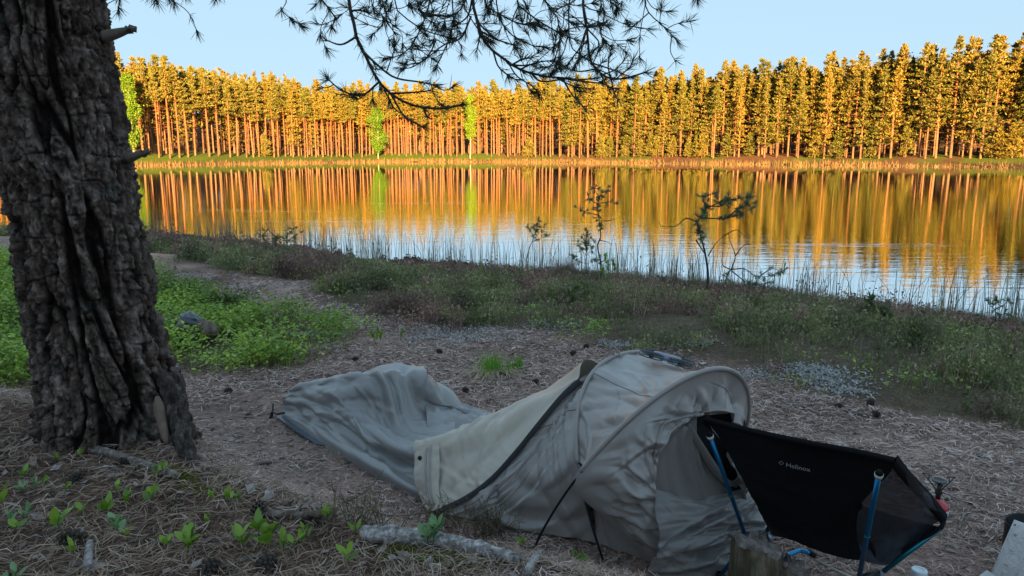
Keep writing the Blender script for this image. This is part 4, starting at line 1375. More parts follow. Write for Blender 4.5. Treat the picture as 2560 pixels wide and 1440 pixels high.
Pt_ = fold(Pt_, 0.075, ffold)
panel("foot_cover", Pt_, fab_foot)
# closed end of the foot
endc = Pt_[:, 0]
cen = endc.mean(0) + np.array((-0.02, 0, 0))
mb = MB().grid(np.stack([endc, endc * 0.5 + cen * 0.5 + np.array((-0.02, 0.0, 0)), np.repeat(cen[None], len(endc), 0)]) - TL)
mb.build("foot_end", fab_foot, tent)
# strip of groundsheet showing at the foot, a peg loop, the far strap
g0 = [on_z(690, 1040, 0.012), on_z(735, 1075, 0.012), on_z(790, 1110, 0.010)]
g1 = [on_z(730, 1030, 0.02), on_z(770, 1062, 0.02), on_z(830, 1112, 0.015)]
panel("groundsheet", surf([g0, g1], 4, 20), navy_mat)
mb = MB()
mb.tube(catmull([on_z(712, 1032, .06), on_z(694, 1035, .05), on_z(680, 1030, .03), on_z(676, 1046, .0)], 10) - TL, 0.006, 5)
mb.tube(np.array([on_z(680, 1050, -.02), on_z(683, 1008, .07)]) - TL, 0.005, 6)
mb.build("peg_loop", black_mat, tent)
mb = MB().box(on_z(1238, 1042, 0.20) - TL, (0.014, 0.01, 0.075), rot_mat((0, 1, 0), 0.25))
mb.build("strap_tab", black_mat, tent)
e0 = [on_z(1062, 1000, .17), on_z(1120, 998, .15), on_z(1200, 1028, .12), on_z(1262, 1046, .10)]
e1 = [on_z(1070, 1085, .10), on_z(1150, 1082, .09), on_z(1230, 1070, .09), on_z(1290, 1060, .09)]
Pg = surf([e0, [(p + q) / 2 + np.array((0, 0, .02)) for p, q in zip(e0, e1)], e1], 24, 40)
panel("inner_floor", fold(Pg, 0.02, lambda U, V: wrinkle(U, V, 3, 6, 391, 0.5)), fab_foot)

# poles and sleeves
def pole(Hh, s0, s1):
    MB().tube(at_s(Hh, np.linspace(0.0, 1.0, 70)) - TL, 0.0048, 8).build("pole", pole_mat, tent)
    sl = at_s(Hh, np.linspace(s0, s1, 90))
    c = sl.mean(0) * np.array((1, 1, 0.3))
    outv = sl - c; outv /= np.linalg.norm(outv, axis=1, keepdims=True)
    MB().tube(sl + outv * 0.003 - TL, 0.0092, 10).build("pole_sleeve", fab_grey, tent)
    return sl
pole(HA, 0.145, 0.86)
pole(HB, 0.175, 0.84)
q = at_s(HA, 0.475)[0]
lp = catmull([q + (0.0, 0, 0.012), q + (-0.020, 0, 0.045), q + (0.0, 0.005, 0.048), q + (0.03, 0.0, 0.006), q + (0.04, -0.03, -0.01)], 16)
MB().tube(lp - TL, 0.0035, 6).build("hang_loop", fab_grey, tent)
# ================================================================== camp chair
chair = thing("camp_chair", "low black folding camp chair on blue poles beside the tent opening", "chair", (1.0, 2.3, 0.0))
CL = np.array(chair.location)
blue_mat = mat_plain("blue_anodised_tube", (0.012, 0.14, 0.30), 0.28, 0.08, 6, metallic=0.75)
teal_mat = mat_plain("teal_anodised_tube", (0.015, 0.16, 0.22), 0.3, 0.08, 6, metallic=0.75)
sling_mat = mat_plain("black_sling_cloth", (0.0065, 0.0065, 0.0075), 0.85, 0.2, 60, bump=0.15, spec=0.12)
mesh_mat_t = NT("dark_mesh_cloth")
co = mesh_mat_t.coords('Object')
pm = mesh_mat_t.principled(mesh_mat_t.ramp(mesh_mat_t.noise(14, 4, 0.6, co), [(0.3, (0.007, 0.010, 0.015)), (0.7, (0.028, 0.033, 0.044))]), 0.55, mesh_mat_t.bump(mesh_mat_t.noise(300, 2, 0.5, co), 0.3, 0.002))
trp = mesh_mat_t.n("BsdfTransparent")
mxs = mesh_mat_t.n("MixShader"); mxs.inputs[0].default_value = 0.07
mesh_mat_t.l(pm, mxs.inputs[1]); mesh_mat_t.l(trp.outputs[0], mxs.inputs[2])
mesh_mat = mesh_mat_t.finish(mxs.outputs[0])
hub_mat = mat_plain("black_hub_plastic", (0.012, 0.012, 0.013), 0.45, 0.1, 20)
white_cap = mat_plain("pale_tip_cap", (0.55, 0.53, 0.47), 0.6, 0.1, 20)

Ltip, Rtip = on_z(1776, 1092, 0.56), on_z(2197, 1188, 0.60)
FR = on_z(2352, 1318, 0.335)
FL = FR + (Ltip - Rtip) * np.array((0.92, 0.92, 0)) + np.array((0.02, 0.02, 0.0))
Lc, Rc = on_z(1762, 1048, 0.60), on_z(2236, 1152, 0.625)
fwd = unit((FR - Rtip) * np.array((1, 1, 0)))
# back panel
topc = [Lc, on_z(1880, 1078, 0.605), on_z(2020, 1108, 0.610), on_z(2140, 1130, 0.620), Rc]
bx_ = [on_z(1800, 1098, 0.54), on_z(1895, 1125, 0.54), on_z(2020, 1150, 0.54), on_z(2140, 1175, 0.55), on_z(2222, 1185, 0.57)]
cx_ = [on_z(1862, 1210, 0.40), on_z(1930, 1235, 0.38), on_z(2030, 1258, 0.375), on_z(2110, 1275, 0.385), on_z(2152, 1262, 0.42)]
dx_ = [on_z(1905, 1290, 0.27), on_z(1960, 1315, 0.255), on_z(2040, 1338, 0.25), on_z(2105, 1350, 0.255), on_z(2142, 1340, 0.28)]
ex_ = [on_z(1930, 1338, 0.215), on_z(1985, 1352, 0.205), on_z(2050, 1378, 0.195), on_z(2110, 1396, 0.19), on_z(2160, 1402, 0.195)]
Pk = surf([topc, bx_, cx_, dx_, ex_], 60, 70)
Pk = fold(Pk, 0.006, lambda U, V: wrinkle(U, V, 4, 3, 401, 0.3))
back = MB().grid(Pk - CL).build("backrest", sling_mat, chair)
# seat: from the fold at the bottom forward and up to the front edge
mid1 = [(p * 0.55 + q * 0.45) + np.array((0, 0, -0.05)) for p, q in zip(ex_, np.linspace(FL, FR, 5))]
fr_edge = np.linspace(FL, FR, 5)
fr_edge[1:4, 2] -= np.array((0.015, 0.022, 0.015))
Pz = surf([ex_, mid1, fr_edge], 36, 40)
MB().grid(Pz - CL).build("seat", sling_mat, chair)
# mesh side panels
def side_panel(b0, b1, c0, d0, e0, fcorner, seatm):
    a = [b0, b1, c0, d0, e0]
    f = [b0 * 0.35 + fcorner * 0.65 + np.array((0, 0, .02)), b0 * 0.2 + fcorner * 0.8, fcorner, fcorner * 0.75 + seatm * 0.25, seatm]
    m = [(p + q) / 2 + np.array((0.008, -0.012, -0.012)) for p, q in zip(a, f)]
    Pm = surf([a, m, f], 40, 50)
    return fold(Pm, 0.008, lambda U, V: wrinkle(U, V, 2, 4, 411, 0.6))
rs = side_panel(Rc, bx_[4], cx_[4], dx_[4], ex_[4], FR + np.array((0.012, 0.01, 0.03)), mid1[4])
MB().grid(rs - CL).build("side_mesh", mesh_mat, chair)
ls = side_panel(Lc, bx_[0], cx_[0], dx_[0], ex_[0], FL + np.array((-0.01, 0.0, 0.03)), mid1[0])
MB().grid(ls - CL).build("side_mesh", mesh_mat, chair)
# black hems
def hem(pts, w, name="hem"):
    p = catmull(pts, 24)
    mb = MB()
    up = np.array((0, 0, 1.0)); tdir = np.gradient(p, axis=0); s = np.cross(tdir, (0.3, -0.9, 0.2)); s /= np.linalg.norm(s, axis=1, keepdims=True)
    nrm = np.cross(tdir, s); nrm /= np.linalg.norm(nrm, axis=1, keepdims=True)
    prof = [(-w, 0), (0, 0.004), (w, 0), (0, -0.004)]
    Pq = np.stack([p + s * a + nrm * b for a, b in prof])
    mb.grid(Pq - CL, close_u=True)
    mb.build(name, sling_mat, chair)
hem([Rc + (0, 0, 0.0), on_z(2268, 1192, 0.56), on_z(2318, 1245, 0.45), on_z(2362, 1300, 0.352)], 0.020)
hem([on_z(2362, 1302, 0.35), on_z(2345, 1325, 0.33), on_z(2270, 1372, 0.25), on_z(2196, 1406, 0.19)], 0.010)
hem([cx_[4] + (0.0, -0.004, 0), on_z(2146, 1300, .34), on_z(2176, 1358, .26), on_z(2196, 1400, .20)], 0.008)
hem([Lc, Lc * .5 + FL * .5, FL], 0.018)
hem([Lc, topc[1], topc[2], topc[3], Rc], 0.010)
# poles: two to the top corners, two to the front corners, four legs from the hubs
hubR = on_z(2146, 1452, 0.165); hubL = Ltip + (hubR - Rtip) + np.array((-0.0, 0.01, 0.03))
hubL = on_z(1868, 1352, 0.13)
hc = (hubR + hubL) / 2
def rod(a, b, r=0.0075, mat=None, name="pole"):
    mb = MB().tube(np.array([a, a * 0.5 + b * 0.5, b]) - CL, r, 12)
    return mb.build(name, mat or blue_mat, chair)
for tip, hub in ((Ltip, hubL), (Rtip, hubR)):
    rod(hub, tip, 0.0075)
    j = hub * 0.55 + tip * 0.45
    d = unit(tip - hub)
    MB().tube(np.array([j - d * 0.004, j + d * 0.004]) - CL, 0.0088, 12).build("joint_ring", teal_mat, chair)
    MB().tube(np.array([tip - d * 0.006, tip + d * 0.006]) - CL, [0.0115, 0.0125], 12).build("tip_cap", white_cap, chair)
    MB().tube(np.array([tip + d * 0.005, tip + d * 0.016]) - CL, [0.012, 0.009], 10).build("corner_pocket", sling_mat, chair)
rod(hubR + fwd * 0.10 + np.array((0.02, 0.0, 0.0)), FR + np.array((-0.006, -0.004, -0.004)), 0.0075, teal_mat)
rod(hubL + fwd * 0.10, FL, 0.0075, teal_mat)
for hub in (hubL, hubR):
    MB().tube(np.array([hub, hub + fwd * 0.10]) - CL, 0.012, 10).build("hub", hub_mat, chair)
side_v = unit(hubR - hubL)
for hub, sg in ((hubL, -1), (hubR, 1)):
    for off, k in ((0.0, -1), (0.10, 1)):
        a = hub + fwd * off
        b = a + side_v * sg * 0.03 + fwd * k * 0.10
        b[2] = gz(b[0], b[1]) + 0.004
        rod(a, b, 0.007, blue_mat, "leg")
        MB().lathe([(0.0001, -0.006), (0.011, -0.004), (0.012, 0.012), (0.008, 0.02)], b - CL, 10).build("foot_tip", hub_mat, chair)
cr = catmull([hubL, on_z(1915, 1400, 0.11), on_z(1950, 1398, 0.115), on_z(1978, 1384, 0.12), on_z(2002, 1377, 0.12), on_z(2024, 1384, 0.115)], 30)
MB().tube(cr - CL, 0.0075, 10).build("cross_bar", mat_plain("bright_blue_tube", (0.02, 0.30, 0.60), 0.3, 0.05, 6, metallic=0.6), chair)
MB().tube(np.array([on_z(2020, 1380, 0.115), on_z(2040, 1390, 0.11)]) - CL, 0.011, 8).build("centre_hub", hub_mat, chair)
MB().tube(np.array([on_z(2036, 1398, 0.11), hubR]) - CL, 0.003, 6).build("shock_cord", white_cap, chair)

# printed maker's mark on the backrest: an outlined diamond and the word beside it
ink = mat_plain("pale_print", (0.30, 0.30, 0.29), 0.7, 0.1, 50)
o_ = on_plane(1975, 1158, Pk[12, 34], normals(Pk)[12, 34])
eu = unit(on_plane(2010, 1166, Pk[12, 34], normals(Pk)[12, 34]) - on_plane(1950, 1153, Pk[12, 34], normals(Pk)[12, 34]))
nn_ = normals(Pk)[12, 34]
if np.dot(nn_, EYE - o_) < 0: nn_ = -nn_
nn_ = unit(nn_ - eu * np.dot(nn_, eu)); ev = np.cross(nn_, eu)
def flat_text(txt, size, origin, eu, ev, nn, mat, parent, base, name, align='LEFT'):
    cu = bpy.data.curves.new(name, 'FONT'); cu.body = txt; cu.size = size; cu.align_x = align
    tmp = bpy.data.objects.new("tmp_text", cu); COL.objects.link(tmp)
    dg = bpy.context.evaluated_depsgraph_get()
    me = bpy.data.meshes.new_from_object(tmp.evaluated_get(dg))
    bpy.data.objects.remove(tmp); bpy.data.curves.remove(cu)
    me.name = name
    v = np.zeros(len(me.vertices) * 3, np.float32); me.vertices.foreach_get("co", v); v = v.reshape(-1, 3)
    w = origin + v[:, :1] * eu + v[:, 1:2] * ev - base
    me.vertices.foreach_set("co", w.astype(np.float32).ravel()); me.update()
    me.materials.clear()
    return link(name, me, mat, parent)
lift = nn_ * 0.012
flat_text("Helinox", 0.0235, on_plane(1966, 1161, o_, nn_) + lift, eu, ev, nn_, ink, chair, CL, "printed_word")
dc = on_plane(1955, 1152, o_, nn_) + lift
mb = MB()
ro, ri = 0.0085, 0.0066
vo = [dc + eu * ro, dc + ev * ro, dc - eu * ro, dc - ev * ro]; vi = [dc + eu * ri, dc + ev * ri, dc - eu * ri, dc - ev * ri]
mb.add(np.array(vo + vi) - CL, [(0, 1, 5, 4), (1, 2, 6, 5), (2, 3, 7, 6), (3, 0, 4, 7)])
mb.build("printed_diamond", ink, chair, sm=False)

# ================================================================== sawn stump
def weathered(name, a, b, c_, scale=(1, 1, 0.25), moss=0.0, ns=26):
    t = NT(name)
    co = t.coords('Object', scale)
    c = t.ramp(t.noise(ns, 6, 0.7, co), [(0.32, a), (0.5, b), (0.66, c_)])
    if moss:
        c = t.mix(t.ramp(t.noise(9, 4, 0.6, t.coords('Object')), [(0.5, (0, 0, 0)), (0.68, (moss,) * 3)]), c, (0.06, 0.075, 0.03))
    return t.finish(t.principled(c, 0.9, t.bump(t.noise(60, 5, 0.7, co), 0.7, 0.008), **{"Specular IOR Level": 0.2}))
stump_side = weathered("stump_wood", (0.035, 0.025, 0.018), (0.12, 0.092, 0.06), (0.26, 0.21, 0.15), moss=0.7)
stump_top = weathered("stump_top", (0.06, 0.045, 0.04), (0.16, 0.13, 0.115), (0.30, 0.255, 0.235), (1, 1, 1))
rs_ = np.random.default_rng(8)
sc_ = on_z(1926, 1408, 0.20)
st = thing("tree_stump", "weathered split stump standing in front of the camp chair", "stump", (sc_[0], sc_[1], gz(sc_[0], sc_[1])))
SLc = np.array(st.location)
n_t, n_h = 64, 16
def stump_half(x_off, rr, ztop_l, ztop_r, seed):
    thh = np.linspace(0, 2 * np.pi, n_t, endpoint=False)
    rag = (fbm(np.stack([np.cos(thh) * 5, np.sin(thh) * 5], -1), 3, seed) - 0.5)
    rows = []
    for k in range(n_h):
        f = k / (n_h - 1)
        r = rr * (1.12 - 0.12 * f) * (1 + 0.34 * rag + 0.12 * (fbm(np.stack([np.cos(thh) * 11, np.sin(thh) * 11], -1) + 0.02 * k, 3, seed + 4) - .5) * 2)
        x = x_off + r * np.cos(thh); y = r * np.sin(thh) * 0.92
        zt = ztop_l + (ztop_r - ztop_l) * (np.cos(thh) * 0.5 + 0.5) + 0.05 * rag
        rows.append(np.stack([x, y, -0.04 + (zt + 0.04) * f], -1))
    S_ = np.stack(rows, 1)
    mb = MB().grid(S_, close_u=True)
    topr = S_[:, -1]
    cen = topr.mean(0)
    rings = [topr + (0, 0, 0.0005)]
    for f in (0.75, 0.5, 0.25, 0.02):
        q = cen + (topr - cen) * f
        q[:, 2] += 0.018 * (fbm(q[:, :2] * 60, 3, seed + 9) - 0.5) * 2
        rings.append(q)
    mt = MB().grid(np.stack(rings, 1), close_u=True)
    return mb, mt
for xo, rr, zl_, zr_, sd in ((-0.045, 0.078, 0.262, 0.215, 501), (0.060, 0.064, 0.190, 0.150, 507)):
    a, b = stump_half(xo, rr, zl_, zr_, sd)
    w = a.build("split_half", stump_side, st); b.build("sawn_top", stump_top, w)

# ================================================================== stove, pot, pouch, bottle, cup
red_mat = mat_plain("red_lacquer", (0.45, 0.02, 0.03), 0.3, 0.1, 8, spec=0.6)
white_mat = mat_plain("white_plastic", (0.62, 0.66, 0.70), 0.45, 0.06, 8)
steel_mat = mat_plain("dark_steel", (0.07, 0.075, 0.08), 0.35, 0.15, 20, metallic=0.8)
gp = on_z(2340, 1288, 0.0)
stove = thing("gas_stove", "small gas stove screwed onto a red canister behind the camp chair", "stove", (gp[0], gp[1], gz(gp[0], gp[1])))
can = MB().lathe([(0.0001, 0.0), (0.040, 0.0), (0.045, 0.006), (0.045, 0.038), (0.040, 0.054), (0.022, 0.064), (0.012, 0.066), (0.012, 0.074), (0.0001, 0.076)], (0, 0, 0), 28).build("gas_canister", red_mat, stove)
MB().lathe([(0.0455, 0.012), (0.0458, 0.014), (0.0458, 0.034), (0.0455, 0.036)], (0, 0, 0), 28).build("white_label", white_mat, can)
MB().lathe([(0.0001, 0.074), (0.010, 0.074), (0.010, 0.092), (0.014, 0.096), (0.014, 0.112), (0.008, 0.12), (0.008, 0.14), (0.0001, 0.14)], (0, 0, 0), 16).build("valve_body", mat_plain("stove_black", (0.02, 0.02, 0.02), 0.4, 0.1, 20), stove)
MB().lathe([(0.008, 0.138), (0.026, 0.150), (0.028, 0.156), (0.024, 0.157), (0.020, 0.153), (0.0001, 0.153)], (0, 0, 0), 24).build("burner_head", steel_mat, stove)
for k in range(3):
    a = k * 2.094 + 0.15
    d = np.array((math.cos(a), math.sin(a), 0))
    mb = MB()
    mb.tube([d * 0.012 + (0, 0, 0.112), d * 0.045 + (0, 0, 0.145), d * 0.07 + (0, 0, 0.165)], 0.0026, 6)
    mb.tube([d * 0.07 + (0, 0, 0.165), d * 0.045 + (0, 0, 0.167), d * 0.030 + (0, 0, 0.165)], 0.0024, 6)
    mb.tube([d * 0.045 + (0, 0, 0.145), d * 0.042 + (0, 0, 0.167)], 0.002, 6)
    mb.build("pot_support", steel_mat, stove)
MB().tube([(0.012, 0, 0.104), (0.06, -0.02, 0.088), (0.075, -0.03, 0.07)], 0.0018, 6).build("valve_wire", steel_mat, stove)

pp = on_z(2584, 1306, 0.13)
pot = thing("cooking_pot", "open black cooking pot behind the coffee pouch at the right edge", "pot", (pp[0], pp[1], gz(pp[0], pp[1])))
MB().lathe([(0.0001, 0.002), (0.080, 0.002), (0.088, 0.010), (0.090, 0.125), (0.094, 0.130), (0.092, 0.133), (0.087, 0.128), (0.085, 0.012), (0.0001, 0.006)], (0, 0, 0), 48).build("pot_body", mat_plain("black_enamel", (0.008, 0.009, 0.010), 0.4, 0.2, 14, spec=0.25), pot)
# stand-up pouch with print
t = NT("pouch_foil")
co = t.coords('Object')
c = t.ramp(t.noise(9, 4, 0.6, co), [(0.3, (0.62, 0.60, 0.59)), (0.5, (0.74, 0.72, 0.71)), (0.7, (0.84, 0.82, 0.81))])
pp_ = t.principled(c, 0.25, t.bump(t.noise(26, 3, 0.5, co, 1.2), 0.55, 0.02), **{"Specular IOR Level": 0.6})
tt_ = t.n("BsdfTranslucent"); tt_.inputs[0].default_value = (0.8, 0.79, 0.78, 1); mm_ = t.n("MixShader"); mm_.inputs[0].default_value = 0.40
t.l(pp_, mm_.inputs[1]); t.l(tt_.outputs[0], mm_.inputs[2])
pouch_mat = t.finish(mm_.outputs[0])
ink_mat = mat_plain("dark_print", (0.08, 0.085, 0.09), 0.7, 0.2, 30)
pb = on_z(2468, 1450, 0.0)
pouch = thing("coffee_pouch", "grey foil coffee pouch with small printed text standing before the pot", "pouch", (pb[0], pb[1], gz(pb[0], pb[1])))
PLc = np.array(pouch.location)
eu = unit(np.array((0.93, -0.36, -0.27))); ev = unit(np.array((0.02, 0.10, 1.0))); ev = unit(ev - eu * np.dot(ev, eu)); en = np.cross(eu, ev)
if np.dot(en, EYE - PLc) < 0: en = -en
W_, H_ = 0.15, 0.252
gu, gv = np.linspace(0, 1, 26), np.linspace(0, 1, 34)
GU, GV = np.meshgrid(gu, gv, indexing='ij')
thick = 0.040 * np.sin(np.pi * GU) ** 0.7 * (1 - GV) ** 0.6 * smooth(0, 0.08, GV + 0.05) + 0.0015
wob = 0.016 * (fbm(np.stack([GU.ravel() * 5, GV.ravel() * 6], -1), 3, 601).reshape(GU.shape) - 0.5) * np.sin(np.pi * GU)
def pouch_pt(sgn):
    base = (GU[..., None] - 0.0) * W_ * eu + GV[..., None] * H_ * ev
    return base + en * (sgn * (thick + wob))[..., None]
mb = MB()
Pfr, Pbk = pouch_pt(1), pouch_pt(-1)
mb.grid(Pfr); mb.grid(Pbk)
body = mb.build("pouch_body", pouch_mat, pouch)
# folded bottom gusset flaring to the left
mb = MB().grid(surf([[(-0.006, 0, 0.05), (-0.045, -0.012, 0.022), (-0.02, -0.03, 0.0)], [(0.02, -0.035, 0.035), (0.015, -0.05, 0.012), (0.03, -0.055, 0.0)]], 10, 16))
mb.build("bottom_gusset", pouch_mat, pouch)
MB().tube([Pfr[0, 0], Pfr[0, 16], Pfr[0, 33]], 0.0022, 5).build("side_seal", pouch_mat, body)
hole = (Pfr[1, 31] + en * 0.002)
MB().lathe([(0.0001, 0), (0.003, 0)], hole, 10, rot_mat((1, 0, 0), R(80))).build("tear_notch", ink_mat, body)
def pt(u, v):
    i, j = u * 25, v * 33
    a = Pfr[int(i), int(j)]
    return a + en * 0.0045
flat_text("BE YOUR OWN BARISTA!", 0.0135, pt(0.10, 0.80) - en * 0.001, eu, ev, en, ink_mat, body, np.zeros(3), "printed_words")
mb = MB()
rp = np.random.default_rng(12)
def bar(u, v, w, h):
    a = pt(u, v)
    mb.add(np.array([a, a + eu * w, a + eu * w + ev * h, a + ev * h]), [(0, 1, 2, 3)])
for k, (u, v) in enumerate(((0.14, 0.60), (0.40, 0.58), (0.66, 0.56), (0.14, 0.40), (0.40, 0.38), (0.66, 0.36))):
    bar(u, v - 0.01, 0.022, 0.0022); bar(u, v - 0.03, 0.018, 0.0016)
for k in range(5):
    bar(0.12, 0.27 - 0.03 * k, 0.075 - 0.01 * rp.uniform(), 0.0018)
mb.build("printed_pictograms", mat_plain("faint_print", (0.26, 0.27, 0.28), 0.7, 0.2, 30), body, sm=False)["kind"] = "stuff"

# second crumpled bag at the right edge
cb_ = on_z(2566, 1470, 0.0)
bag = thing("crumpled_bag", "crumpled pale plastic bag leaning on the coffee pouch at the right edge", "bag", (cb_[0] - 0.01, cb_[1] - 0.02, gz(cb_[0], cb_[1])))
uu, vv = np.meshgrid(np.linspace(0, 2 * np.pi, 30, endpoint=False), np.linspace(0, 1, 18), indexing='ij')
rr = 0.055 * (1 - 0.45 * vv) * (1 + 0.28 * (fbm(np.stack([np.cos(uu).ravel() * 3, np.sin(uu).ravel() * 3 + vv.ravel() * 4], -1), 3, 611).reshape(uu.shape) - 0.5))
mb = MB().grid(np.stack([rr * np.cos(uu), rr * np.sin(uu) * 0.6, vv * 0.12], -1), close_u=True)
mb.build("bag_body", pouch_mat, bag)
MB().tube([(-0.02, -0.01, 0.118), (0.0, -0.012, 0.128), (0.022, -0.01, 0.12)], 0.004, 6).build("twisted_top", pouch_mat, bag)

bp = on_z(2298, 1428, 0.13)
bottle = thing("plastic_bottle", "small white plastic bottle with a flat screw cap at the bottom edge", "bottle", (bp[0], bp[1], gz(bp[0], bp[1])))
MB().lathe([(0.0001, 0.0), (0.026, 0.0), (0.029, 0.005), (0.029, 0.085), (0.022, 0.098), (0.018, 0.100)], (0, 0, 0), 28).build("bottle_body", white_mat, bottle)
MB().lathe([(0.024, 0.100), (0.025, 0.102), (0.025, 0.124), (0.0235, 0.128), (0.016, 0.1285), (0.015, 0.1265), (0.0001, 0.1265)], (0, 0, 0), 32).build("screw_cap", white_mat, bottle)

cp_ = on_z(1866, 1455, 0.12)
cup = thing("paper_cup", "paper cup with orange print and a white rim in front of the stump", "cup", (cp_[0], cp_[1], gz(cp_[0], cp_[1])))
t = NT("cup_print")
co = t.coords('Object')
c = t.ramp(t.noise(34, 3, 0.6, co), [(0.38, (0.55, 0.16, 0.04)), (0.5, (0.60, 0.36, 0.18)), (0.6, (0.30, 0.06, 0.02)), (0.72, (0.65, 0.50, 0.32))])
cup_mat = t.finish(t.principled(c, 0.5))
tilt = rot_mat((0, 1, 0), R(24))
MB().lathe([(0.0001, 0.0), (0.030, 0.0), (0.046, 0.098), (0.044, 0.098), (0.029, 0.004), (0.0001, 0.004)], (0, 0, 0.012), 36, tilt).build("cup_wall", cup_mat, cup)
rimp = np.stack([np.cos(np.linspace(0, 6.283, 37)) * 0.0465, np.sin(np.linspace(0, 6.283, 37)) * 0.0465, np.full(37, 0.099)], -1) @ tilt.T + (0, 0, 0.012)
MB().tube(rimp, 0.0028, 8, cap=False).build("rolled_rim", white_mat, cup)

# ================================================================== small drone lying on the tent roof
dark_pl = mat_plain("dark_grey_plastic", (0.035, 0.04, 0.05), 0.4, 0.15, 20, spec=0.5)
pale_pl = mat_plain("pale_blue_plastic", (0.22, 0.26, 0.33), 0.4, 0.1, 14, spec=0.5)
dpos = on_plane(1662, 926, (0.55, 2.9, 0.60), (0, 0, 1.0))
# rest it on the roof
dd = ((roof_P - dpos)[..., :2] ** 2).sum(-1)
ij = np.unravel_index(np.argmin(dd), dd.shape)
nrm = normals(roof_P)[ij]; nrm = nrm if nrm[2] > 0 else -nrm
drone = thing("small_drone", "small dark drone with round caged rotors resting on the tent roof", "drone", tuple(roof_P[ij] + nrm * 0.026))
ex0 = unit(np.array((0.93, -0.30, 0)) - nrm * np.dot((0.93, -0.30, 0), nrm)); ey0 = np.cross(nrm, ex0)
M3 = Matrix((tuple(ex0), tuple(ey0), tuple(nrm))).transposed()
drone.rotation_euler = M3.to_euler()
mb = MB()
sh = [(x, y) for x, y in ((-0.055, -0.028), (0.04, -0.032), (0.06, -0.015), (0.06, 0.015), (0.04, 0.032), (-0.055, 0.028), (-0.07, 0.0))]
lo = np.array([(x, y, 0.0) for x, y in sh]); mi = np.array([(x * 1.05, y * 1.08, 0.012) for x, y in sh]); hi_ = np.array([(x * 0.85, y * 0.8, 0.026) for x, y in sh])
mb.add(np.concatenate([lo, mi, hi_]), *[np.array([(a + i, a + (i + 1) % 7, a + 7 + (i + 1) % 7, a + 7 + i) for i in range(7)]) for a in (0, 7)], np.arange(7)[None, ::-1], (14 + np.arange(7))[None])
mb.build("drone_body", pale_pl, drone)
MB().lathe([(0.0001, 0.012), (0.009, 0.010), (0.012, 0.0), (0.009, -0.006), (0.0001, -0.006)], (-0.072, 0.0, 0.010), 14, rot_mat((0, 1, 0), R(-90))).build("camera_eye", dark_pl, drone)
for cxx, cyy in ((-0.062, -0.066), (0.058, -0.066), (-0.062, 0.066), (0.058, 0.066)):
    cage = MB()
    a = np.linspace(0, 2 * np.pi, 25)
    for rr, zz in ((0.050, 0.002), (0.050, 0.020), (0.036, 0.022), (0.022, 0.023)):
        cage.tube(np.stack([cxx + rr * np.cos(a), cyy + rr * np.sin(a), np.full(25, zz)], -1), 0.0022 if rr > .04 else 0.0015, 5, cap=False)
    for k in range(8):
        b = k * np.pi / 4 + 0.2
        cage.tube([(cxx + 0.050 * math.cos(b), cyy + 0.050 * math.sin(b), 0.002), (cxx + 0.050 * math.cos(b), cyy + 0.050 * math.sin(b), 0.020), (cxx + 0.008 * math.cos(b + .5), cyy + 0.008 * math.sin(b + .5), 0.023)], 0.0014, 5, cap=False)
    cg = cage.build("rotor_cage", dark_pl, drone)
    pr = MB().lathe([(0.0001, 0.0), (0.010, 0.0), (0.010, 0.014), (0.0001, 0.015)], (cxx, cyy, 0), 12)
    for k in range(2):
        b = 0.7 + k * np.pi
        d = np.array((math.cos(b), math.sin(b), 0)); s = np.array((-math.sin(b), math.cos(b), 0))
        c0 = np.array((cxx, cyy, 0.014))
        pr.add(np.array([c0 + d * 0.006 - s * 0.004, c0 + d * 0.044 - s * 0.005 + (0, 0, 0.001), c0 + d * 0.044 + s * 0.005 - (0, 0, 0.001), c0 + d * 0.006 + s * 0.006]), [(0, 1, 2, 3)])
    pr.build("propeller", mat_plain("prop_black", (0.01, 0.01, 0.012), 0.4) if False else dark_pl, cg)
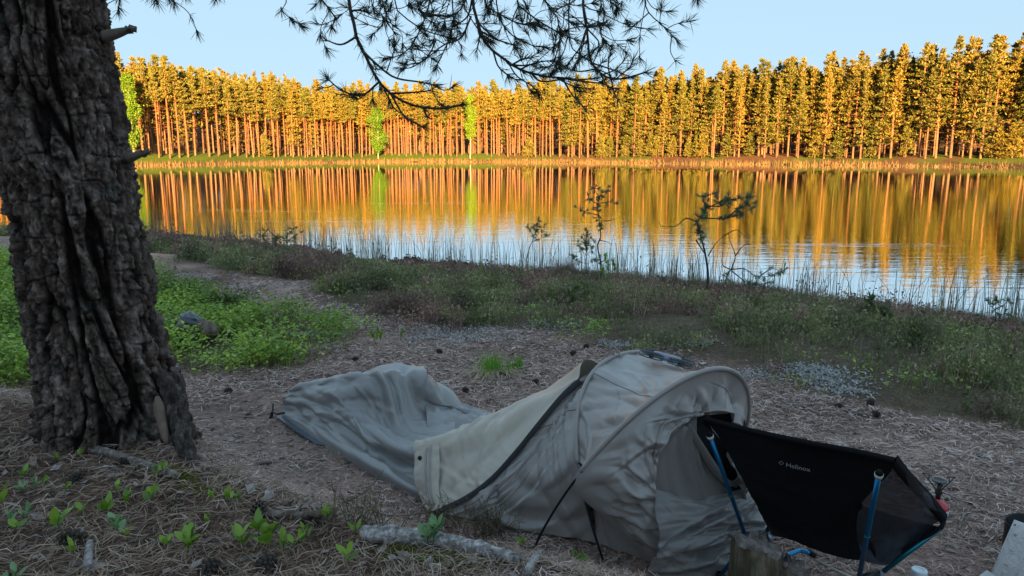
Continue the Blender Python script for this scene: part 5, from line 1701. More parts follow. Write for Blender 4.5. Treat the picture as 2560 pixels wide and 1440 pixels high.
# ================================================================== little pines on the bank
rp_ = np.random.default_rng(41)
sap_bark = mat_plain("sapling_bark", (0.05, 0.04, 0.034), 0.9, 0.3, 30)
sap_needle = mat_leaf("sapling_needles", [(0.08, 0.14, 0.08), (0.14, 0.22, 0.12), (0.22, 0.28, 0.14)], 0.2, 0.55)
pale_needle = mat_leaf("pale_sapling_needles", [(0.08, 0.12, 0.05), (0.14, 0.18, 0.075), (0.18, 0.20, 0.09)], 0.25, 0.55)
def bank_y(px, py_base):
    """forward distance of the ground under a picture point on the bank"""
    d = ray(px, py_base)
    y = np.arange(3.0, 22.0, 0.01)
    q = EYE + d[None] * (y / d[1])[:, None]
    hit = np.nonzero(q[:, 2] <= ground_z(q[:, 0], q[:, 1]))[0]
    return float(y[hit[0]]) if len(hit) else 14.0
def sapling(label, base, stems, tufts_every, nl, nn, mat=None, r0=0.012, name="pine_sapling", bare=(), wn=0.0028):
    """stems: picture polylines, the first from the root; branches end in needle tufts"""
    y0 = bank_y(*base)
    b = on_y(base[0], base[1], y0)
    b[2] = gz(b[0], b[1]) - 0.02
    o = thing(name, label, "pine sapling", tuple(b), "small pines on the bank")
    tr, nd = MB(), MB()
    for i, st in enumerate(stems):
        pts = [on_y(x, y, y0 + (0 if i == 0 else rp_.normal(0, 0.05)) * min(1, k)) for k, (x, y) in enumerate(st)]
        if i == 0:
            pts[0] = b
        p = catmull(np.array(pts) - b, 10 + 3 * len(st))
        n = len(p)
        rr = r0 if i == 0 else r0 * 0.55
        tr.tube(p, np.linspace(rr, rr * 0.28, n), 6)
        if i in bare:
            continue
        L = np.linalg.norm(np.diff(p, axis=0), axis=1).sum()
        tuft(nd, p[-1], p[-1] - p[-3], nn, nl, wn, rp_)
        lo = 0.35 if i else 0.6
        for k in range(int(L / tufts_every)):
            j = int(n * rp_.uniform(lo, 0.98))
            side = unit(p[min(j + 1, n - 1)] - p[j - 1] + rp_.normal(0, 0.6, 3))
            q = p[j] + side * rp_.uniform(0.3, 1.3) * nl
            tr.tube([p[j], q], [0.003, 0.0015], 4)
            tuft(nd, q, side, nn, nl, wn, rp_, 0.8)
    tr.build("trunk", sap_bark, o)
    nd.build("needles", mat or sap_needle, o, sm=False)
    return o
sapling("crooked little pine with its boughs swept to the right near the big trunk", (684, 655), [[(684, 655), (688, 612), (690, 594)], [(690, 594), (672, 575), (664, 552)], [(690, 594), (715, 602), (735, 590), (752, 580)], [(715, 598), (722, 582), (738, 570)], [(694, 600), (715, 620), (740, 628)], [(670, 572), (660, 585), (650, 588)]], 0.05, 0.07, 26, r0=0.016, bare=(1,))
sapling("slim young pine with one low bough, left of the dry grass tussock", (1311, 672), [[(1311, 672), (1322, 625), (1334, 595), (1347, 545)], [(1330, 605), (1350, 597), (1370, 588)], [(1335, 590), (1325, 575), (1320, 565)], [(1338, 580), (1352, 570), (1362, 562)]], 0.045, 0.07, 26, r0=0.013)
sapling("tall thin pine with a round tuft of a crown at its top", (1502, 712), [[(1502, 712), (1502, 660), (1494, 615), (1502, 590), (1497, 545), (1494, 512), (1504, 480)], [(1495, 538), (1465, 530), (1440, 518)], [(1498, 512), (1475, 498), (1470, 488)], [(1500, 508), (1525, 505), (1540, 508)], [(1502, 500), (1518, 480), (1522, 468)], [(1500, 552), (1520, 552), (1538, 547)], [(1500, 498), (1488, 476), (1490, 465)], [(1498, 600), (1518, 605), (1530, 612)], [(1501, 655), (1518, 650), (1540, 652)]], 0.055, 0.065, 26, r0=0.016, bare=(7, 8, 5))
sapling("wind-swept pine with a flat crown leaning right over the water", (1766, 735), [[(1766, 735), (1770, 690), (1764, 640), (1752, 590), (1744, 556), (1760, 535), (1766, 515)], [(1752, 545), (1785, 546), (1815, 546), (1850, 535), (1880, 520)], [(1766, 515), (1758, 495), (1790, 482)], [(1766, 515), (1800, 515), (1825, 500), (1880, 492)], [(1744, 556), (1715, 546), (1690, 565), (1655, 566), (1646, 552)], [(1770, 520), (1810, 500), (1835, 498)], [(1815, 545), (1850, 520), (1888, 505)], [(1740, 600), (1765, 640), (1762, 640)]], 0.033, 0.07, 30, r0=0.022, bare=(4, 7))
sapling("bare-branched low pine spreading right beside the wind-swept pine", (1808, 730), [[(1808, 730), (1818, 690), (1828, 674)], [(1770, 640), (1790, 608), (1812, 588)], [(1828, 674), (1838, 640), (1826, 605), (1820, 580)], [(1828, 674), (1860, 672), (1890, 690), (1925, 690), (1965, 672)], [(1830, 678), (1858, 700), (1880, 712), (1930, 705)], [(1838, 640), (1858, 615), (1880, 610)], [(1812, 588), (1840, 575), (1860, 590)], [(1900, 690), (1930, 672), (1955, 680)], [(1826, 674), (1806, 660), (1808, 620)]], 0.07, 0.07, 26, r0=0.018, bare=(1, 2, 5, 6, 8))
sapling("feathery small pine just left of the tall thin pine", (1466, 700), [[(1466, 700), (1466, 650), (1465, 610), (1465, 575)], [(1466, 640), (1450, 620), (1446, 605)], [(1466, 640), (1482, 618), (1486, 605)], [(1466, 660), (1440, 650), (1432, 640)], [(1466, 660), (1490, 652), (1500, 640)], [(1466, 610), (1455, 595)], [(1466, 610), (1476, 595)]], 0.035, 0.06, 22, r0=0.008)
sapling("bushy knee-high pine at the water's edge right of the low spreading pine", (2170, 812), [[(2170, 812), (2174, 785), (2180, 745)], [(2172, 795), (2190, 780), (2215, 770)], [(2172, 800), (2160, 785), (2150, 778)], [(2172, 800), (2200, 792), (2222, 788)], [(2172, 805), (2155, 800), (2145, 795)]], 0.02, 0.06, 26, pale_needle, r0=0.009)
sapling("candelabra-shaped little pine nearest the right edge of the picture", (2488, 832), [[(2488, 832), (2489, 790), (2490, 745)], [(2488, 775), (2474, 762), (2468, 752)], [(2489, 772), (2512, 760), (2520, 752)], [(2488, 808), (2460, 800), (2448, 788)], [(2489, 804), (2520, 796), (2540, 786)], [(2489, 785), (2508, 786), (2515, 776)]], 0.06, 0.05, 26, sap_needle, r0=0.010)
sapling("pale small pine leaning right in the middle of the heath", (1383, 782), [[(1383, 782), (1400, 755), (1440, 720)], [(1400, 755), (1425, 755), (1432, 745)], [(1392, 768), (1380, 760)], [(1415, 742), (1408, 728)]], 0.03, 0.06, 22, pale_needle, r0=0.007)

# bare dead shrubs in the heath
dead_mat = mat_plain("dead_twig", (0.24, 0.21, 0.19), 0.9, 0.3, 30)
def dead_shrub(label, base, polys, r=0.004):
    y0 = bank_y(*base)
    b = on_y(base[0], base[1], y0); b[2] = gz(b[0], b[1]) - 0.01
    mb = MB()
    for st in polys:
        pts = np.array([on_y(x, y, y0) for x, y in st]) - b
        if st is polys[0]: pts[0] = 0
        p = catmull(pts, 12); mb.tube(p, np.linspace(r, r * 0.4, 12), 5)
    o = mb.build("dead_shrub", dead_mat); o.location = b
    return tag(o, label, "dead shrub", "dead shrubs in the heath")
dead_shrub("thin pale dead twig forked near its top beside the lichen patch", (2018, 905), [[(2018, 905), (2024, 880), (2026, 868), (2018, 848), (2020, 835)], [(2026, 868), (2045, 864)]])
dead_shrub("taller grey dead twig below the bushy knee-high pine", (2148, 915), [[(2148, 915), (2152, 880), (2153, 862), (2158, 835)], [(2153, 868), (2170, 868), (2175, 850)]])

# ================================================================== tussocks and leafy sprigs
def tussock(label, base, n, h, spread, cols, name, cat, lean=0.6, drape=None):
    y0 = bank_y(*base)
    b = on_y(base[0], base[1], y0); b[2] = gz(b[0], b[1]) - 0.005
    o = thing(name, label, cat, tuple(b))
    mb = MB()
    q = np.column_stack([rp_.normal(0, spread, (n, 2)), np.zeros(n)])
    q[:, 2] = ground_z(q[:, 0] + b[0], q[:, 1] + b[1]) - b[2]
    blades(mb, q, rp_.uniform(0.5, 1, n) * h, np.full(n, 0.0028), rp_.uniform(0.05, lean, n), rp_, 4, 0.6)
    mb.build("blades", mat_leaf(name + "_blade", cols, 0.3, 0.5), o, sm=False)
    if drape:
        md = MB()
        m = drape
        qa = rp_.uniform(2.6, 6.0, m)
        for k in range(m):
            d = np.array((math.cos(qa[k]), math.sin(qa[k]), 0))
            L = rp_.uniform(0.10, 0.26)
            s = np.array((-d[1], d[0], 0)) * 0.0022
            st = np.array((rp_.normal(0, spread), rp_.normal(0, spread * 0.7), 0.03))
            ps = [st, st + d * L * 0.5 + (0, 0, 0.02), st + d * L + (0, 0, -0.025)]
            for p in ps: p[2] = max(p[2], gz(p[0] + b[0], p[1] + b[1]) - b[2] + 0.006)
            V = np.array([ps[0] - s, ps[0] + s, ps[1] + s, ps[1] - s, ps[2] + s * .4, ps[2] - s * .4])
            md.add(V, [(0, 1, 2, 3), (3, 2, 4, 5)])
        md.build("dead_blades", mat_leaf("straw", [(0.34, 0.25, 0.15), (0.50, 0.38, 0.25), (0.26, 0.19, 0.12)], 0.1, 0.7), o, sm=False)
    return o
tussock("fresh green sedge tuft with straw at its foot behind the tent", (1232, 935), 190, 0.20, 0.055, [(0.10, 0.28, 0.02), (0.17, 0.38, 0.035), (0.22, 0.42, 0.05)], "sedge_tuft", "sedge", 0.35, drape=170)
tussock("small green sedge tuft to the right of the bigger sedge tuft", (1292, 920), 60, 0.12, 0.03, [(0.10, 0.26, 0.02), (0.17, 0.36, 0.035)], "sedge_tuft", "sedge", 0.5)
tussock("round tussock of dry straw-brown grass at the water's edge among the little pines", (1412, 690), 420, 0.42, 0.10, [(0.24, 0.17, 0.12), (0.36, 0.27, 0.19), (0.16, 0.11, 0.08)], "grass_tussock", "grass", 1.3)

def leaf_shape(L, W, nl=5):
    """a leaf blade along +X, slightly folded and arched"""
    s = np.linspace(0, 1, nl)
    w = W * np.sin(np.pi * np.clip(s * 0.92 + 0.06, 0, 1)) ** 0.8
    w[0], w[-1] = W * 0.08, W * 0.03
    z = 0.16 * L * s ** 1.5
    rows = []
    for sg, up in ((-1, 0.22), (0, 0), (1, 0.22)):
        rows.append(np.stack([L * s, sg * w, z + up * w], -1))
    return np.stack(rows)

def sprig(mb_leaf, mb_stem, base, h, n_leaf, L, rng, tilt=0.25, whorl=0.6):
    top = base + np.array((rng.normal(0, tilt) * h, rng.normal(0, tilt) * h, h))
    p = catmull([base, (base + top) / 2 + rng.normal(0, 0.06 * h, 3), top], 6)
    mb_stem.tube(p, np.linspace(0.0018, 0.001, 6), 4)
    for k in range(n_leaf):
        f = 1 - whorl * (k / max(1, n_leaf)) * rng.uniform(0.6, 1)
        c = np.array([np.interp(f, np.linspace(0, 1, 6), p[:, i]) for i in range(3)])
        az = k * 2.4 + rng.normal(0, 0.4); el = rng.uniform(0.3, 1.15)
        M = np.array(Matrix.Rotation(az, 3, 'Z') @ Matrix.Rotation(-el, 3, 'Y') @ Matrix.Rotation(rng.normal(0, .3), 3, 'X'))
        S_ = leaf_shape(L * rng.uniform(0.7, 1.1), L * 0.24 * rng.uniform(0.85, 1.15))
        mb_leaf.grid(S_ @ M.T + c)

berry_leaf = mat_leaf("berry_leaves", [(0.12, 0.22, 0.025), (0.20, 0.34, 0.035), (0.28, 0.42, 0.05), (0.10, 0.18, 0.05)], 0.35, 0.38, spec=0.5)
grey_leaf = mat_leaf("grey_green_leaves", [(0.14, 0.24, 0.10), (0.20, 0.33, 0.14), (0.26, 0.40, 0.20)], 0.25, 0.35, spec=0.5)
stem_mat = mat_plain("berry_stem", (0.10, 0.09, 0.04), 0.8, 0.2, 30)
def bank_z_point(px, py):
    """first ground point met by the sight line (near the camera)"""
    d = ray(px, py)
    k = np.arange(0.6, 16.0, 0.004)
    q = EYE + d[None] * k[:, None]
    hit = np.nonzero(q[:, 2] <= ground_z(q[:, 0], q[:, 1]))[0]
    return q[hit[0]].copy() if len(hit) else EYE + d * 3
def sprout(label, px, py, h, stems, leaves, L, mat=None, group="leafy sprouts in the foreground"):
    b = bank_z_point(px, py)
    b[2] = gz(b[0], b[1]) - 0.004
    o = thing("berry_sprout", label, "sprout", tuple(b), group)
    ml, ms = MB(), MB()
    rng = np.random.default_rng(int(px * 7 + py))
    for k in range(stems):
        off = np.array((rng.normal(0, 0.018), rng.normal(0, 0.014), 0)) * (0 if k == 0 else 1)
        sprig(ml, ms, off, h * 1.15 * rng.uniform(0.6, 1.05), leaves, L * 1.2, rng)
    ml.build("leaves", mat or berry_leaf, o)
    ms.build("stem", stem_mat, o)
SPROUTS = [
    ("tallest bright green sprout at the bottom edge right of the nearest pine cone", 466, 1402, 0.062, 2, 7, 0.036, None),
    ("broad bright green sprout cluster between the log and the tall sprout", 640, 1385, 0.060, 4, 6, 0.038, None),
    ("small green sprout just right of the broad sprout cluster", 725, 1400, 0.040, 2, 4, 0.030, None),
    ("grey-green sprout growing up against the middle of the pale log", 1076, 1372, 0.075, 3, 7, 0.034, grey_leaf),
    ("little two-leaved sprout below the left end of the pale log", 858, 1432, 0.040, 1, 4, 0.032, None),
    ("green sprout beside the thick end of the branching dead bough", 818, 1312, 0.042, 1, 4, 0.030, None),
    ("low sprout touching the left end of the pale log", 888, 1352, 0.025, 1, 3, 0.026, None),
    ("upright sprout behind the thin end of the pale log", 1312, 1380, 0.050, 1, 4, 0.030, None),
    ("cluster of small sprouts in front of the tent's black poles", 1440, 1418, 0.050, 5, 5, 0.026, None),
    ("sprout with folded leaves standing before the tent's front panel", 1680, 1452, 0.055, 1, 6, 0.036, None),
    ("green sprout in the needles below the root of the big pine", 272, 1290, 0.040, 2, 5, 0.030, None),
    ("spread leafy sprout right of the dark pine cone", 372, 1275, 0.040, 2, 5, 0.030, None),
    ("lone small sprout above the dark pine cone's left", 205, 1300, 0.034, 1, 4, 0.028, None),
    ("pale sprout on the needle slope at the left edge", 66, 1215, 0.038, 1, 5, 0.026, None),
    ("tiny sprout beside the upper end of the fallen branch", 148, 1158, 0.022, 1, 4, 0.022, None),
    ("tiny sprout lying against the fallen branch", 208, 1145, 0.022, 1, 3, 0.024, None),
    ("large leaf pair poking in at the left edge of the picture", 15, 1272, 0.040, 1, 4, 0.036, None),
    ("leafy sprout next to the nearest pine cone's top", 158, 1345, 0.045, 2, 5, 0.034, None),
    ("curled green sprout right of the white weathered stick", 196, 1395, 0.042, 1, 3, 0.034, None),
    ("single upright sprout left of the tall sprout", 412, 1380, 0.034, 1, 4, 0.028, None),
    ("bluish sprout amid the brown needles left of centre", 300, 1345, 0.036, 2, 4, 0.034, grey_leaf),
    ("round-leaved sprout on the rim of the bank below the tent's foot", 570, 1258, 0.022, 1, 3, 0.024, None),
    ("low leaf pair below the moss at the pine's root", 535, 1255, 0.020, 1, 3, 0.024, None),
    ("small bright sprout near the bottom left corner", 30, 1348, 0.034, 1, 4, 0.032, None),
    ("thin sprout right of the low sprout by the pale log", 760, 1370, 0.035, 2, 4, 0.026, None),
    ("yellow-green bilberry sprig alone on the clearing left of the sedge tuft", 945, 868, 0.14, 3, 12, 0.034, None),
    ("yellow-green bilberry sprig near the middle of the clearing's left edge", 1000, 850, 0.08, 2, 8, 0.03, None),
    ("fresh green leafy shrub to the right of the tall thin pine", 1528, 722, 0.42, 3, 22, 0.06, None),
    ("pale green leafy shrub below the slim young pine", 1308, 712, 0.26, 3, 16, 0.055, None),
]
for s_ in SPROUTS:
    sprout(*s_)

# tiny seedlings scattered over the bank, too alike to tell apart
seed_meshes = []
for k in range(4):
    ml, ms = MB(), MB()
    rng = np.random.default_rng(300 + k)
    for j in range(1 + k % 3):
        sprig(ml, ms, np.array((rng.normal(0, .012), rng.normal(0, .012), 0)) * (j > 0), 0.028 + 0.006 * k, 3 + k % 3, 0.024, rng)
    a_, b_ = ml.mesh("leaves"), ms.mesh("stem")
    a_.materials.append(berry_leaf if k != 2 else grey_leaf); b_.materials.append(stem_mat)
    seed_meshes.append((a_, b_))
sp_xy = sample_zone(34, -2.2, 0.55, 0.75, 2.6, lambda x, y: smooth(0.15, -0.1, crest_dist(x, y)) * smooth(0.4, 0.55, fbm(np.stack([x, y], -1) * 3, 2, 331)))
for k, (x, y) in enumerate(sp_xy):
    if abs(x + 1.45) < 0.36 and y > 2.0:
        continue
    o = thing("seedling", "tiny green seedling among the brown needles on the foreground bank", "seedling", (x, y, gz(x, y) - 0.003), "tiny seedlings on the foreground bank")
    o.rotation_euler = (0, 0, rp_.uniform(0, 6.28)); sc = rp_.uniform(0.6, 1.25); o.scale = (sc,) * 3
    a_, b_ = seed_meshes[k % 4]
    link("leaves", a_, None, o); link("stem", b_, None, o)

# ================================================================== fallen wood
def log_thing(label, px_pts, rads, mat, name="fallen_branch", cat="branch", sides=12, lift=0.6, rough=0.0, ends=None, group=None, sub=None):
    pts = []
    for i, (x, y) in enumerate(px_pts):
        p = bank_z_point(x, y)
        p[2] = gz(p[0], p[1]) + rads[min(i, len(rads) - 1)] * lift
        pts.append(p)
    b = pts[0].copy()
    o = thing(name, label, cat, tuple(b), group)
    n = 8 * len(px_pts)
    p = catmull(np.array(pts) - b, n)
    r = np.interp(np.linspace(0, 1, n), np.linspace(0, 1, len(rads)), rads)
    mb = MB().tube(p, r, sides)
    if rough:
        V = mb.V[0]; V += (np.stack([fbm(V * 60 + k * 9, 3, 700 + k) for k in range(3)], -1) - 0.5) * rough
    w = mb.build("wood", mat, o)
    if ends is not None:
        d = unit(p[0] - p[1])
        q = MB().tube([p[0] - d * 0.002, p[0] + d * 0.003], [r[0] * 0.97, r[0] * 0.85], sides)
        q.build("broken_end", ends, o)
    for poly, rr in (sub or ()):
        ps = []
        for (x, y, dz) in poly:
            k = bank_z_point(x, y + 0); k[2] = gz(k[0], k[1]) + dz
            ps.append(k)
        pp = catmull(np.array(ps) - b, 18)
        MB().tube(pp, np.linspace(rr, rr * 0.35, 18), 6).build("side_twig", mat, o)
    return o
birch_log = weathered("pale_log_bark", (0.06, 0.05, 0.048), (0.26, 0.235, 0.225), (0.60, 0.55, 0.52), (1, 1, 1), ns=60)
orange_wood = weathered("rotten_orange_wood", (0.16, 0.06, 0.02), (0.32, 0.14, 0.05), (0.42, 0.24, 0.12), (1, 1, 1))
grey_stick = weathered("grey_stick_bark", (0.06, 0.045, 0.038), (0.17, 0.135, 0.115), (0.36, 0.30, 0.27), (1, 1, 1), ns=60)
brown_stick = weathered("brown_stick_bark", (0.06, 0.042, 0.034), (0.13, 0.095, 0.078), (0.24, 0.19, 0.16), (1, 1, 1))
white_stick = weathered("bleached_stick", (0.10, 0.085, 0.08), (0.28, 0.25, 0.235), (0.46, 0.42, 0.40), (1, 1, 1), ns=60)
log_thing("pale mottled log with an orange broken end lying before the tent", [(905, 1356), (1000, 1362), (1100, 1372), (1200, 1392), (1300, 1412)], [0.021, 0.021, 0.020, 0.018, 0.012], birch_log, "fallen_log", "log", 16, 1.1, 0.013, orange_wood)
log_thing("forked bough of dead brown wood lying left of the tent's side", [(640, 1292), (700, 1296), (750, 1300), (800, 1290), (850, 1272)], [0.011, 0.011, 0.010, 0.008, 0.006], brown_stick, "dead_bough", "branch", 8, 1.0, 0.004,
          sub=[([(850, 1272, 0.02), (900, 1255, 0.03), (935, 1235, 0.05), (960, 1222, 0.09)], 0.005), ([(840, 1278, 0.02), (865, 1290, 0.015), (900, 1278, 0.02), (950, 1292, 0.012), (1010, 1296, 0.012), (1080, 1292, 0.02)], 0.005), ([(750, 1300, 0.01), (790, 1308, 0.01), (825, 1322, 0.008)], 0.006), ([(735, 1298, 0.01), (760, 1275, 0.02), (790, 1262, 0.03)], 0.0035)])
log_thing("thick grey fallen branch lying below the foot of the big pine", [(188, 1122), (260, 1140), (330, 1160), (400, 1184), (446, 1200)], [0.014, 0.015, 0.014, 0.013, 0.012], grey_stick, sides=10, lift=0.9, rough=0.004)
log_thing("thinner brown fallen branch just below the thick grey one", [(196, 1160), (262, 1172), (320, 1184), (358, 1196)], [0.006, 0.007, 0.006, 0.004], brown_stick, sides=8, lift=0.9, rough=0.003)
log_thing("curved pale root-like stick left of the tent's foot section", [(560, 1168), (620, 1166), (680, 1160), (740, 1172)], [0.006, 0.010, 0.011, 0.006], grey_stick, sides=8, lift=0.8, rough=0.004)
log_thing("bleached stick end standing out of the needles at the bottom left", [(222, 1440), (224, 1405), (226, 1372)], [0.010, 0.010, 0.008], white_stick, sides=8, lift=2.0, rough=0.003)
log_thing("forked bleached stick at the bottom edge before the tent's poles", [(1318, 1450), (1330, 1425), (1345, 1402)], [0.011, 0.0105, 0.010], white_stick, "forked_stick", "branch", 8, 1.5, 0.003, sub=[([(1345, 1402, 0.02), (1360, 1398, 0.04), (1372, 1392, 0.05)], 0.008), ([(1345, 1402, 0.02), (1325, 1396, 0.03), (1318, 1392, 0.04)], 0.005)])
log_thing("grey twig slanting across the needles at the bottom left of centre", [(560, 1420), (640, 1395), (720, 1365)], [0.005, 0.006, 0.004], grey_stick, sides=7, lift=1.0, rough=0.002)
log_thing("long dark twig on the clearing behind the tent's rear hoop", [(1318, 856), (1345, 864), (1372, 872)], [0.009, 0.010, 0.005], brown_stick, sides=6, lift=0.9)
log_thing("pale stick on the litter right of the tent opening", [(1965, 1012), (2010, 1014), (2060, 1008)], [0.006, 0.007, 0.004], white_stick, sides=6, lift=0.9)
log_thing("crooked pale root crossing the litter left of the coffee pouch", [(2398, 1326), (2404, 1300), (2420, 1284), (2452, 1278)], [0.005, 0.006, 0.006, 0.003], grey_stick, sides=7, lift=0.8, rough=0.002)
log_thing("dark branch stub by the clearing's edge right of the tent", [(2120, 1035), (2150, 1040), (2185, 1044)], [0.012, 0.014, 0.008], brown_stick, sides=7, lift=0.9, rough=0.004)
log_thing("straight pale stick along the clearing's edge below the bilberries", [(580, 952), (640, 950), (700, 944)], [0.007, 0.008, 0.004], grey_stick, sides=6, lift=0.9, rough=0.003)
# a snapped upright stick behind the pale log
b0 = bank_z_point(1382, 1404); b1 = b0 + np.array((0.030, 0.0, 0.066))
o = MB().tube(np.array([[0, 0, -0.01], (b1 - b0) * 0.5, b1 - b0]), [0.0055, 0.005, 0.0045], 7).build("snapped_stick", white_stick); o.location = b0
tag(o, "short bleached stick poking up in front of the tent's side wall", "stick")

# ================================================================== pine cones
cone_mat = mat_plain("cone_scale", (0.060, 0.045, 0.036), 0.85, 0.35, 60)
def cone_mesh(rng):
    mb = MB()
    L = 0.05
    for k in range(46):
        f = k / 45
        a = k * 2.399
        rr = 0.017 * math.sin(math.pi * (0.12 + 0.83 * f)) ** 0.8
        z = L * f
        d = np.array((math.cos(a), math.sin(a), 0)); s = np.array((-math.sin(a), math.cos(a), 0))
        c = np.array((0, 0, z))
        tip = c + d * (rr + 0.004) + (0, 0, 0.007)
        w = 0.0065 * math.sin(math.pi * (0.15 + 0.75 * f)) + 0.001
        V = np.array([c + d * 0.002, c + d * rr * 0.7 - s * w, tip - s * w * 0.5, tip + s * w * 0.5, c + d * rr * 0.7 + s * w, tip + (0, 0, -0.004) + d * 0.001])
        mb.add(V, [(0, 1, 2), (0, 2, 3), (0, 3, 4), (2, 5, 3), (1, 5, 2), (3, 5, 4)])
    me = mb.mesh("pine_cone", sm=False)
    me.materials.append(cone_mat)
    return me
cones_me = [cone_mesh(rp_) for _ in range(2)]
CONES = [
    (146, 1372, 1.25, "largest pine cone, in the bottom left corner"), (415, 1280, 1.05, "dark pine cone below the low end of the thick grey branch"), (218, 1202, 0.9, "pine cone just under the thin brown branch"),
    (195, 1118, 1.05, "pine cone at the upper end of the thick grey branch"), (325, 1165, 0.9, "pine cone lying against the middle of the thick grey branch"), (545, 1425, 1.1, "pine cone at the bottom edge left of the broad sprout cluster"),
    (690, 1418, 1.1, "dark pine cone under the broad sprout cluster"), (562, 985, 1.0, "pine cone on the litter left of the tent's foot end"), (640, 1312, 1.0, "pine cone by the thick end of the forked bough"),
    (5, 1195, 1.0, "pine cone half out of the picture at the left edge"), (1105, 885, 1.0, "pine cone on the clearing left of the sedge tuft"), (1425, 890, 1.0, "pine cone on the clearing just left of the tent's rear hoop"),
    (1170, 985, 1.0, "pine cone between the sedge tuft and the tent's foot section"), (1460, 872, 1.0, "pine cone nearest the heath behind the tent"), (2170, 1018, 1.1, "dark pine cone at the clearing's edge right of the tent"), (2108, 1022, 1.0, "small dark pine cone left of the branch stub"),
    (880, 905, 1.0, "pine cone at the clearing's left side beyond the tent's foot"), (1330, 960, 0.9, "pine cone right of the sedge tuft's straw"), (2200, 1045, .9, "pine cone right of the dark branch stub"), (740, 1005, .9, "pine cone tucked beside the tent's foot end"),
]
for i, (x, y, s, lab) in enumerate(CONES):
    p = bank_z_point(x, y)
    o = link("pine_cone", cones_me[i % 2], None)
    a = rp_.uniform(0, 6.28)
    o.rotation_euler = (R(80) + rp_.normal(0, 0.2), rp_.normal(0, 0.2), a)
    o.location = (p[0], p[1], gz(p[0], p[1]) + 0.014 * s); o.scale = (s,) * 3
    tag(o, lab, "pine cone", "pine cones on the ground")

# ================================================================== moss, lichen, twig debris
moss_mat = mat_leaf("moss", [(0.09, 0.11, 0.015), (0.15, 0.17, 0.025), (0.20, 0.20, 0.04)], 0.15, 0.8)
def moss_patch(label, px_line, n, w, h=0.018):
    mb = MB()
    P_ = []
    L_ = catmull(np.array([bank_z_point(x, y)[:2] for x, y in px_line]), 40)
    k = rp_.integers(0, 40, n)
    q = L_[k] + rp_.normal(0, w, (n, 2))
    z = ground_z(q[:, 0], q[:, 1]) - 0.002
    blades(mb, np.column_stack([q, z]), rp_.uniform(0.4, 1, n) * h, np.full(n, 0.0018), rp_.uniform(0.1, 0.9, n), rp_, 1)
    tag(mb.build("moss", moss_mat, None, sm=False), label, "moss", kind="stuff")
moss_patch("yellow-green moss under the pale log before the tent", [(970, 1378), (1060, 1392), (1140, 1402), (1220, 1415)], 3200, 0.020)
moss_patch("yellow-green moss at the root of the big pine", [(430, 1175), (470, 1205), (505, 1235)], 1800, 0.014)
lichen_mat = mat_leaf("lichen", [(0.28, 0.27, 0.26), (0.40, 0.39, 0.38), (0.52, 0.50, 0.49)], 0.1, 0.9)
mb = MB()
for (x, y, sx, sy, n) in ((1135, 838, 0.30, 0.18, 1500), (2050, 942, 0.16, 0.14, 1500), (800, 836, 0.10, 0.05, 600), (1385, 815, 0.12, 0.08, 500), (1880, 938, 0.10, 0.06, 400), (1745, 858, 0.07, 0.06, 350), (2120, 975, 0.10, 0.05, 300), (470, 690, 0.2, 0.1, 300), (1540, 862, 0.08, 0.05, 300)):
    c0 = bank_z_point(x, y)
    q = np.column_stack([c0[0] + rp_.normal(0, sx, n), c0[1] + rp_.normal(0, sy, n)])
    z = ground_z(q[:, 0], q[:, 1])
    dirs = rp_.normal(0, 1, (n, 3)); dirs[:, 2] = np.abs(dirs[:, 2]) * 0.5; dirs /= np.linalg.norm(dirs, axis=1, keepdims=True)
    sd = np.cross(dirs, rp_.normal(0, 1, (n, 3))); sd /= np.linalg.norm(sd, axis=1, keepdims=True)
    b_ = np.column_stack([q, z + rp_.uniform(0, 0.012, n)])
    mb.diamonds(b_, b_ + dirs * 0.022, sd * 0.006)
tag(mb.build("reindeer_lichen", lichen_mat, None, sm=False), "pale grey lichen patches on the clearing and in the heath", "lichen", kind="stuff")
# bits of bark and twig strewn on the litter
mb = MB()
n = 3200
q = sample_zone(n, -5, 6.5, 0.7, 9, lambda x, y: zone_masks(x, y)[0] * np.clip(2.0 / np.hypot(x, y), 0.1, 1))
qz = ground_z(q[:, 0], q[:, 1])
for k in range(n):
    a = rp_.uniform(0, 6.28); L = rp_.uniform(0.012, 0.07)
    d = np.array((math.cos(a), math.sin(a), rp_.normal(0, 0.12)))
    c0 = np.array((q[k, 0], q[k, 1], qz[k] + 0.005))
    mb.tube([c0 - d * L / 2, c0 + rp_.normal(0, 0.08, 3) * L, c0 + d * L / 2], [0.0018, 0.003 * rp_.uniform(.6, 1.4), 0.0012], 3, cap=False)
tag(mb.build("twig_debris", mat_leaf("twig_debris", [(0.04, 0.03, 0.025), (0.10, 0.075, 0.06), (0.06, 0.045, 0.04), (0.26, 0.22, 0.20)], 0.0, 0.85), None, sm=False), "small dark twigs and bark bits strewn over the litter", "debris", kind="stuff")
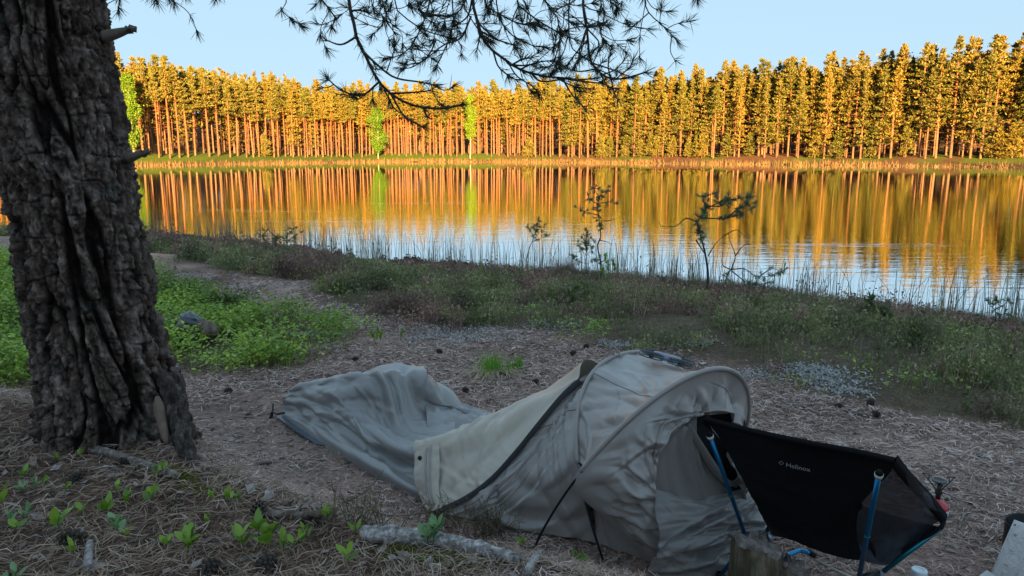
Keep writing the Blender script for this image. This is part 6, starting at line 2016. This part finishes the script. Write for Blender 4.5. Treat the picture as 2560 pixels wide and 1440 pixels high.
# bark flakes / dead leaves
mb = MB()
n = 1500
q = sample_zone(n, -4, 6, 0.8, 7.5, lambda x, y: zone_masks(x, y)[0] * np.clip(1.8 / np.hypot(x, y), 0.1, 1))
b_ = np.column_stack([q, ground_z(q[:, 0], q[:, 1]) + 0.008])
a = rp_.uniform(0, 6.28, n); d = np.stack([np.cos(a), np.sin(a), rp_.normal(0, .25, n)], -1); s = np.stack([-np.sin(a), np.cos(a), rp_.normal(0, .3, n)], -1)
L = rp_.uniform(0.010, 0.028, n)[:, None]
mb.diamonds(b_ - d * L, b_ + d * L, s * L * 0.5)
tag(mb.build("bark_flakes", mat_leaf("bark_flakes", [(0.10, 0.06, 0.045), (0.35, 0.30, 0.29), (0.20, 0.12, 0.08), (0.45, 0.42, 0.42)], 0.0, 0.8), None, sm=False), "pale and brown bark flakes lying among the needles", "debris", kind="stuff")

# dry heather sprigs beside the tent
def heather_sprigs(label, px, py, n, h, spread, cols, nm="heather_clump"):
    b = bank_z_point(px, py); b[2] = gz(b[0], b[1]) - 0.005
    o = thing(nm, label, "heather", tuple(b), "dry heather beside the tent")
    ms, ml = MB(), MB()
    for k in range(n):
        st = np.array((rp_.normal(0, spread), rp_.normal(0, spread * 0.5), 0.0))
        st[2] = gz(st[0] + b[0], st[1] + b[1]) - b[2]
        tp = st + np.array((rp_.normal(0, 0.35), rp_.normal(0, 0.3), 1.0)) * h * rp_.uniform(0.5, 1.1)
        p = catmull([st, (st + tp) / 2 + rp_.normal(0, 0.012, 3), tp], 9)
        ms.tube(p, np.linspace(0.0016, 0.0008, 9), 4)
        for j in range(4):
            i = rp_.integers(3, 8); e = p[i] + unit(p[i] - p[i - 1] + rp_.normal(0, 0.5, 3)) * h * 0.28
            ms.tube([p[i], e], [0.0010, 0.0006], 3)
            m = 7
            bs = p[i] + (e - p[i]) * rp_.uniform(0.2, 1, (m, 1)); dr = rp_.normal(0, 1, (m, 3)) + unit(e - p[i]); dr /= np.linalg.norm(dr, axis=1, keepdims=True)
            sd = np.cross(dr, rp_.normal(0, 1, (m, 3))); sd /= np.linalg.norm(sd, axis=1, keepdims=True)
            ml.diamonds(bs, bs + dr * 0.0075, sd * 0.0018)
    ms.build("stems", mat_plain(nm + "_stem", (0.14, 0.105, 0.08), 0.9, 0.3, 40), o)
    ml.build("leaves", mat_leaf(nm + "_leaf", cols, 0.2, 0.7), o, sm=False)
hc_ = [(0.16, 0.16, 0.07), (0.25, 0.22, 0.11), (0.30, 0.20, 0.14)]
heather_sprigs("dry heather clump with reddish flowers in front of the tent's side wall", 1215, 1345, 46, 0.16, 0.055, hc_)
heather_sprigs("sparse heather clump just above the pale log's left end", 905, 1320, 26, 0.11, 0.05, hc_)
heather_sprigs("small heather clump under the tent's beige end band", 1110, 1318, 26, 0.10, 0.05, hc_)

# ================================================================== grey bag in the bilberries
bb = bank_z_point(486, 858)
bb[2] = gz(bb[0], bb[1])
gb = thing("dropped_bag", "small grey and black bag half buried in the bilberry bushes", "bag", (bb[0], bb[1] , bb[2]))
def lump(c, rx, ry, rz, seed, amp=0.12, tilt=0.0):
    u, v = np.meshgrid(np.linspace(0, 2 * np.pi, 36, endpoint=False), np.linspace(0.02, np.pi - 0.02, 22), indexing='ij')
    P_ = np.stack([np.cos(u) * np.sin(v), np.sin(u) * np.sin(v), np.cos(v)], -1)
    n_ = fbm(P_.reshape(-1, 3) * 2.2 + seed, 3, seed).reshape(u.shape)[..., None] - 0.5
    P_ = P_ * (1 + 2 * amp * n_) * np.array((rx, ry, rz))
    return P_ @ rot_mat((0, 1, 0), tilt).T + np.asarray(c)
MB().grid(lump((-0.03, 0, 0.12), 0.10, 0.09, 0.13, 811, 0.3), True).build("bag_body", mat_fabric("bag_grey", (0.17, 0.15, 0.15)), gb)
MB().grid(lump((0.0, -0.03, 0.20), 0.08, 0.08, 0.05, 815, 0.3, tilt=0.5), True).build("top_flap", mat_fabric("bag_black", (0.035, 0.04, 0.055)), gb)
MB().grid(lump((0.12, -0.02, 0.12), 0.10, 0.06, 0.07, 817, tilt=0.45), True).build("patterned_pocket", mat_plain("patterned_cloth", (0.16, 0.115, 0.09), 0.8, 0.8, 26), gb)
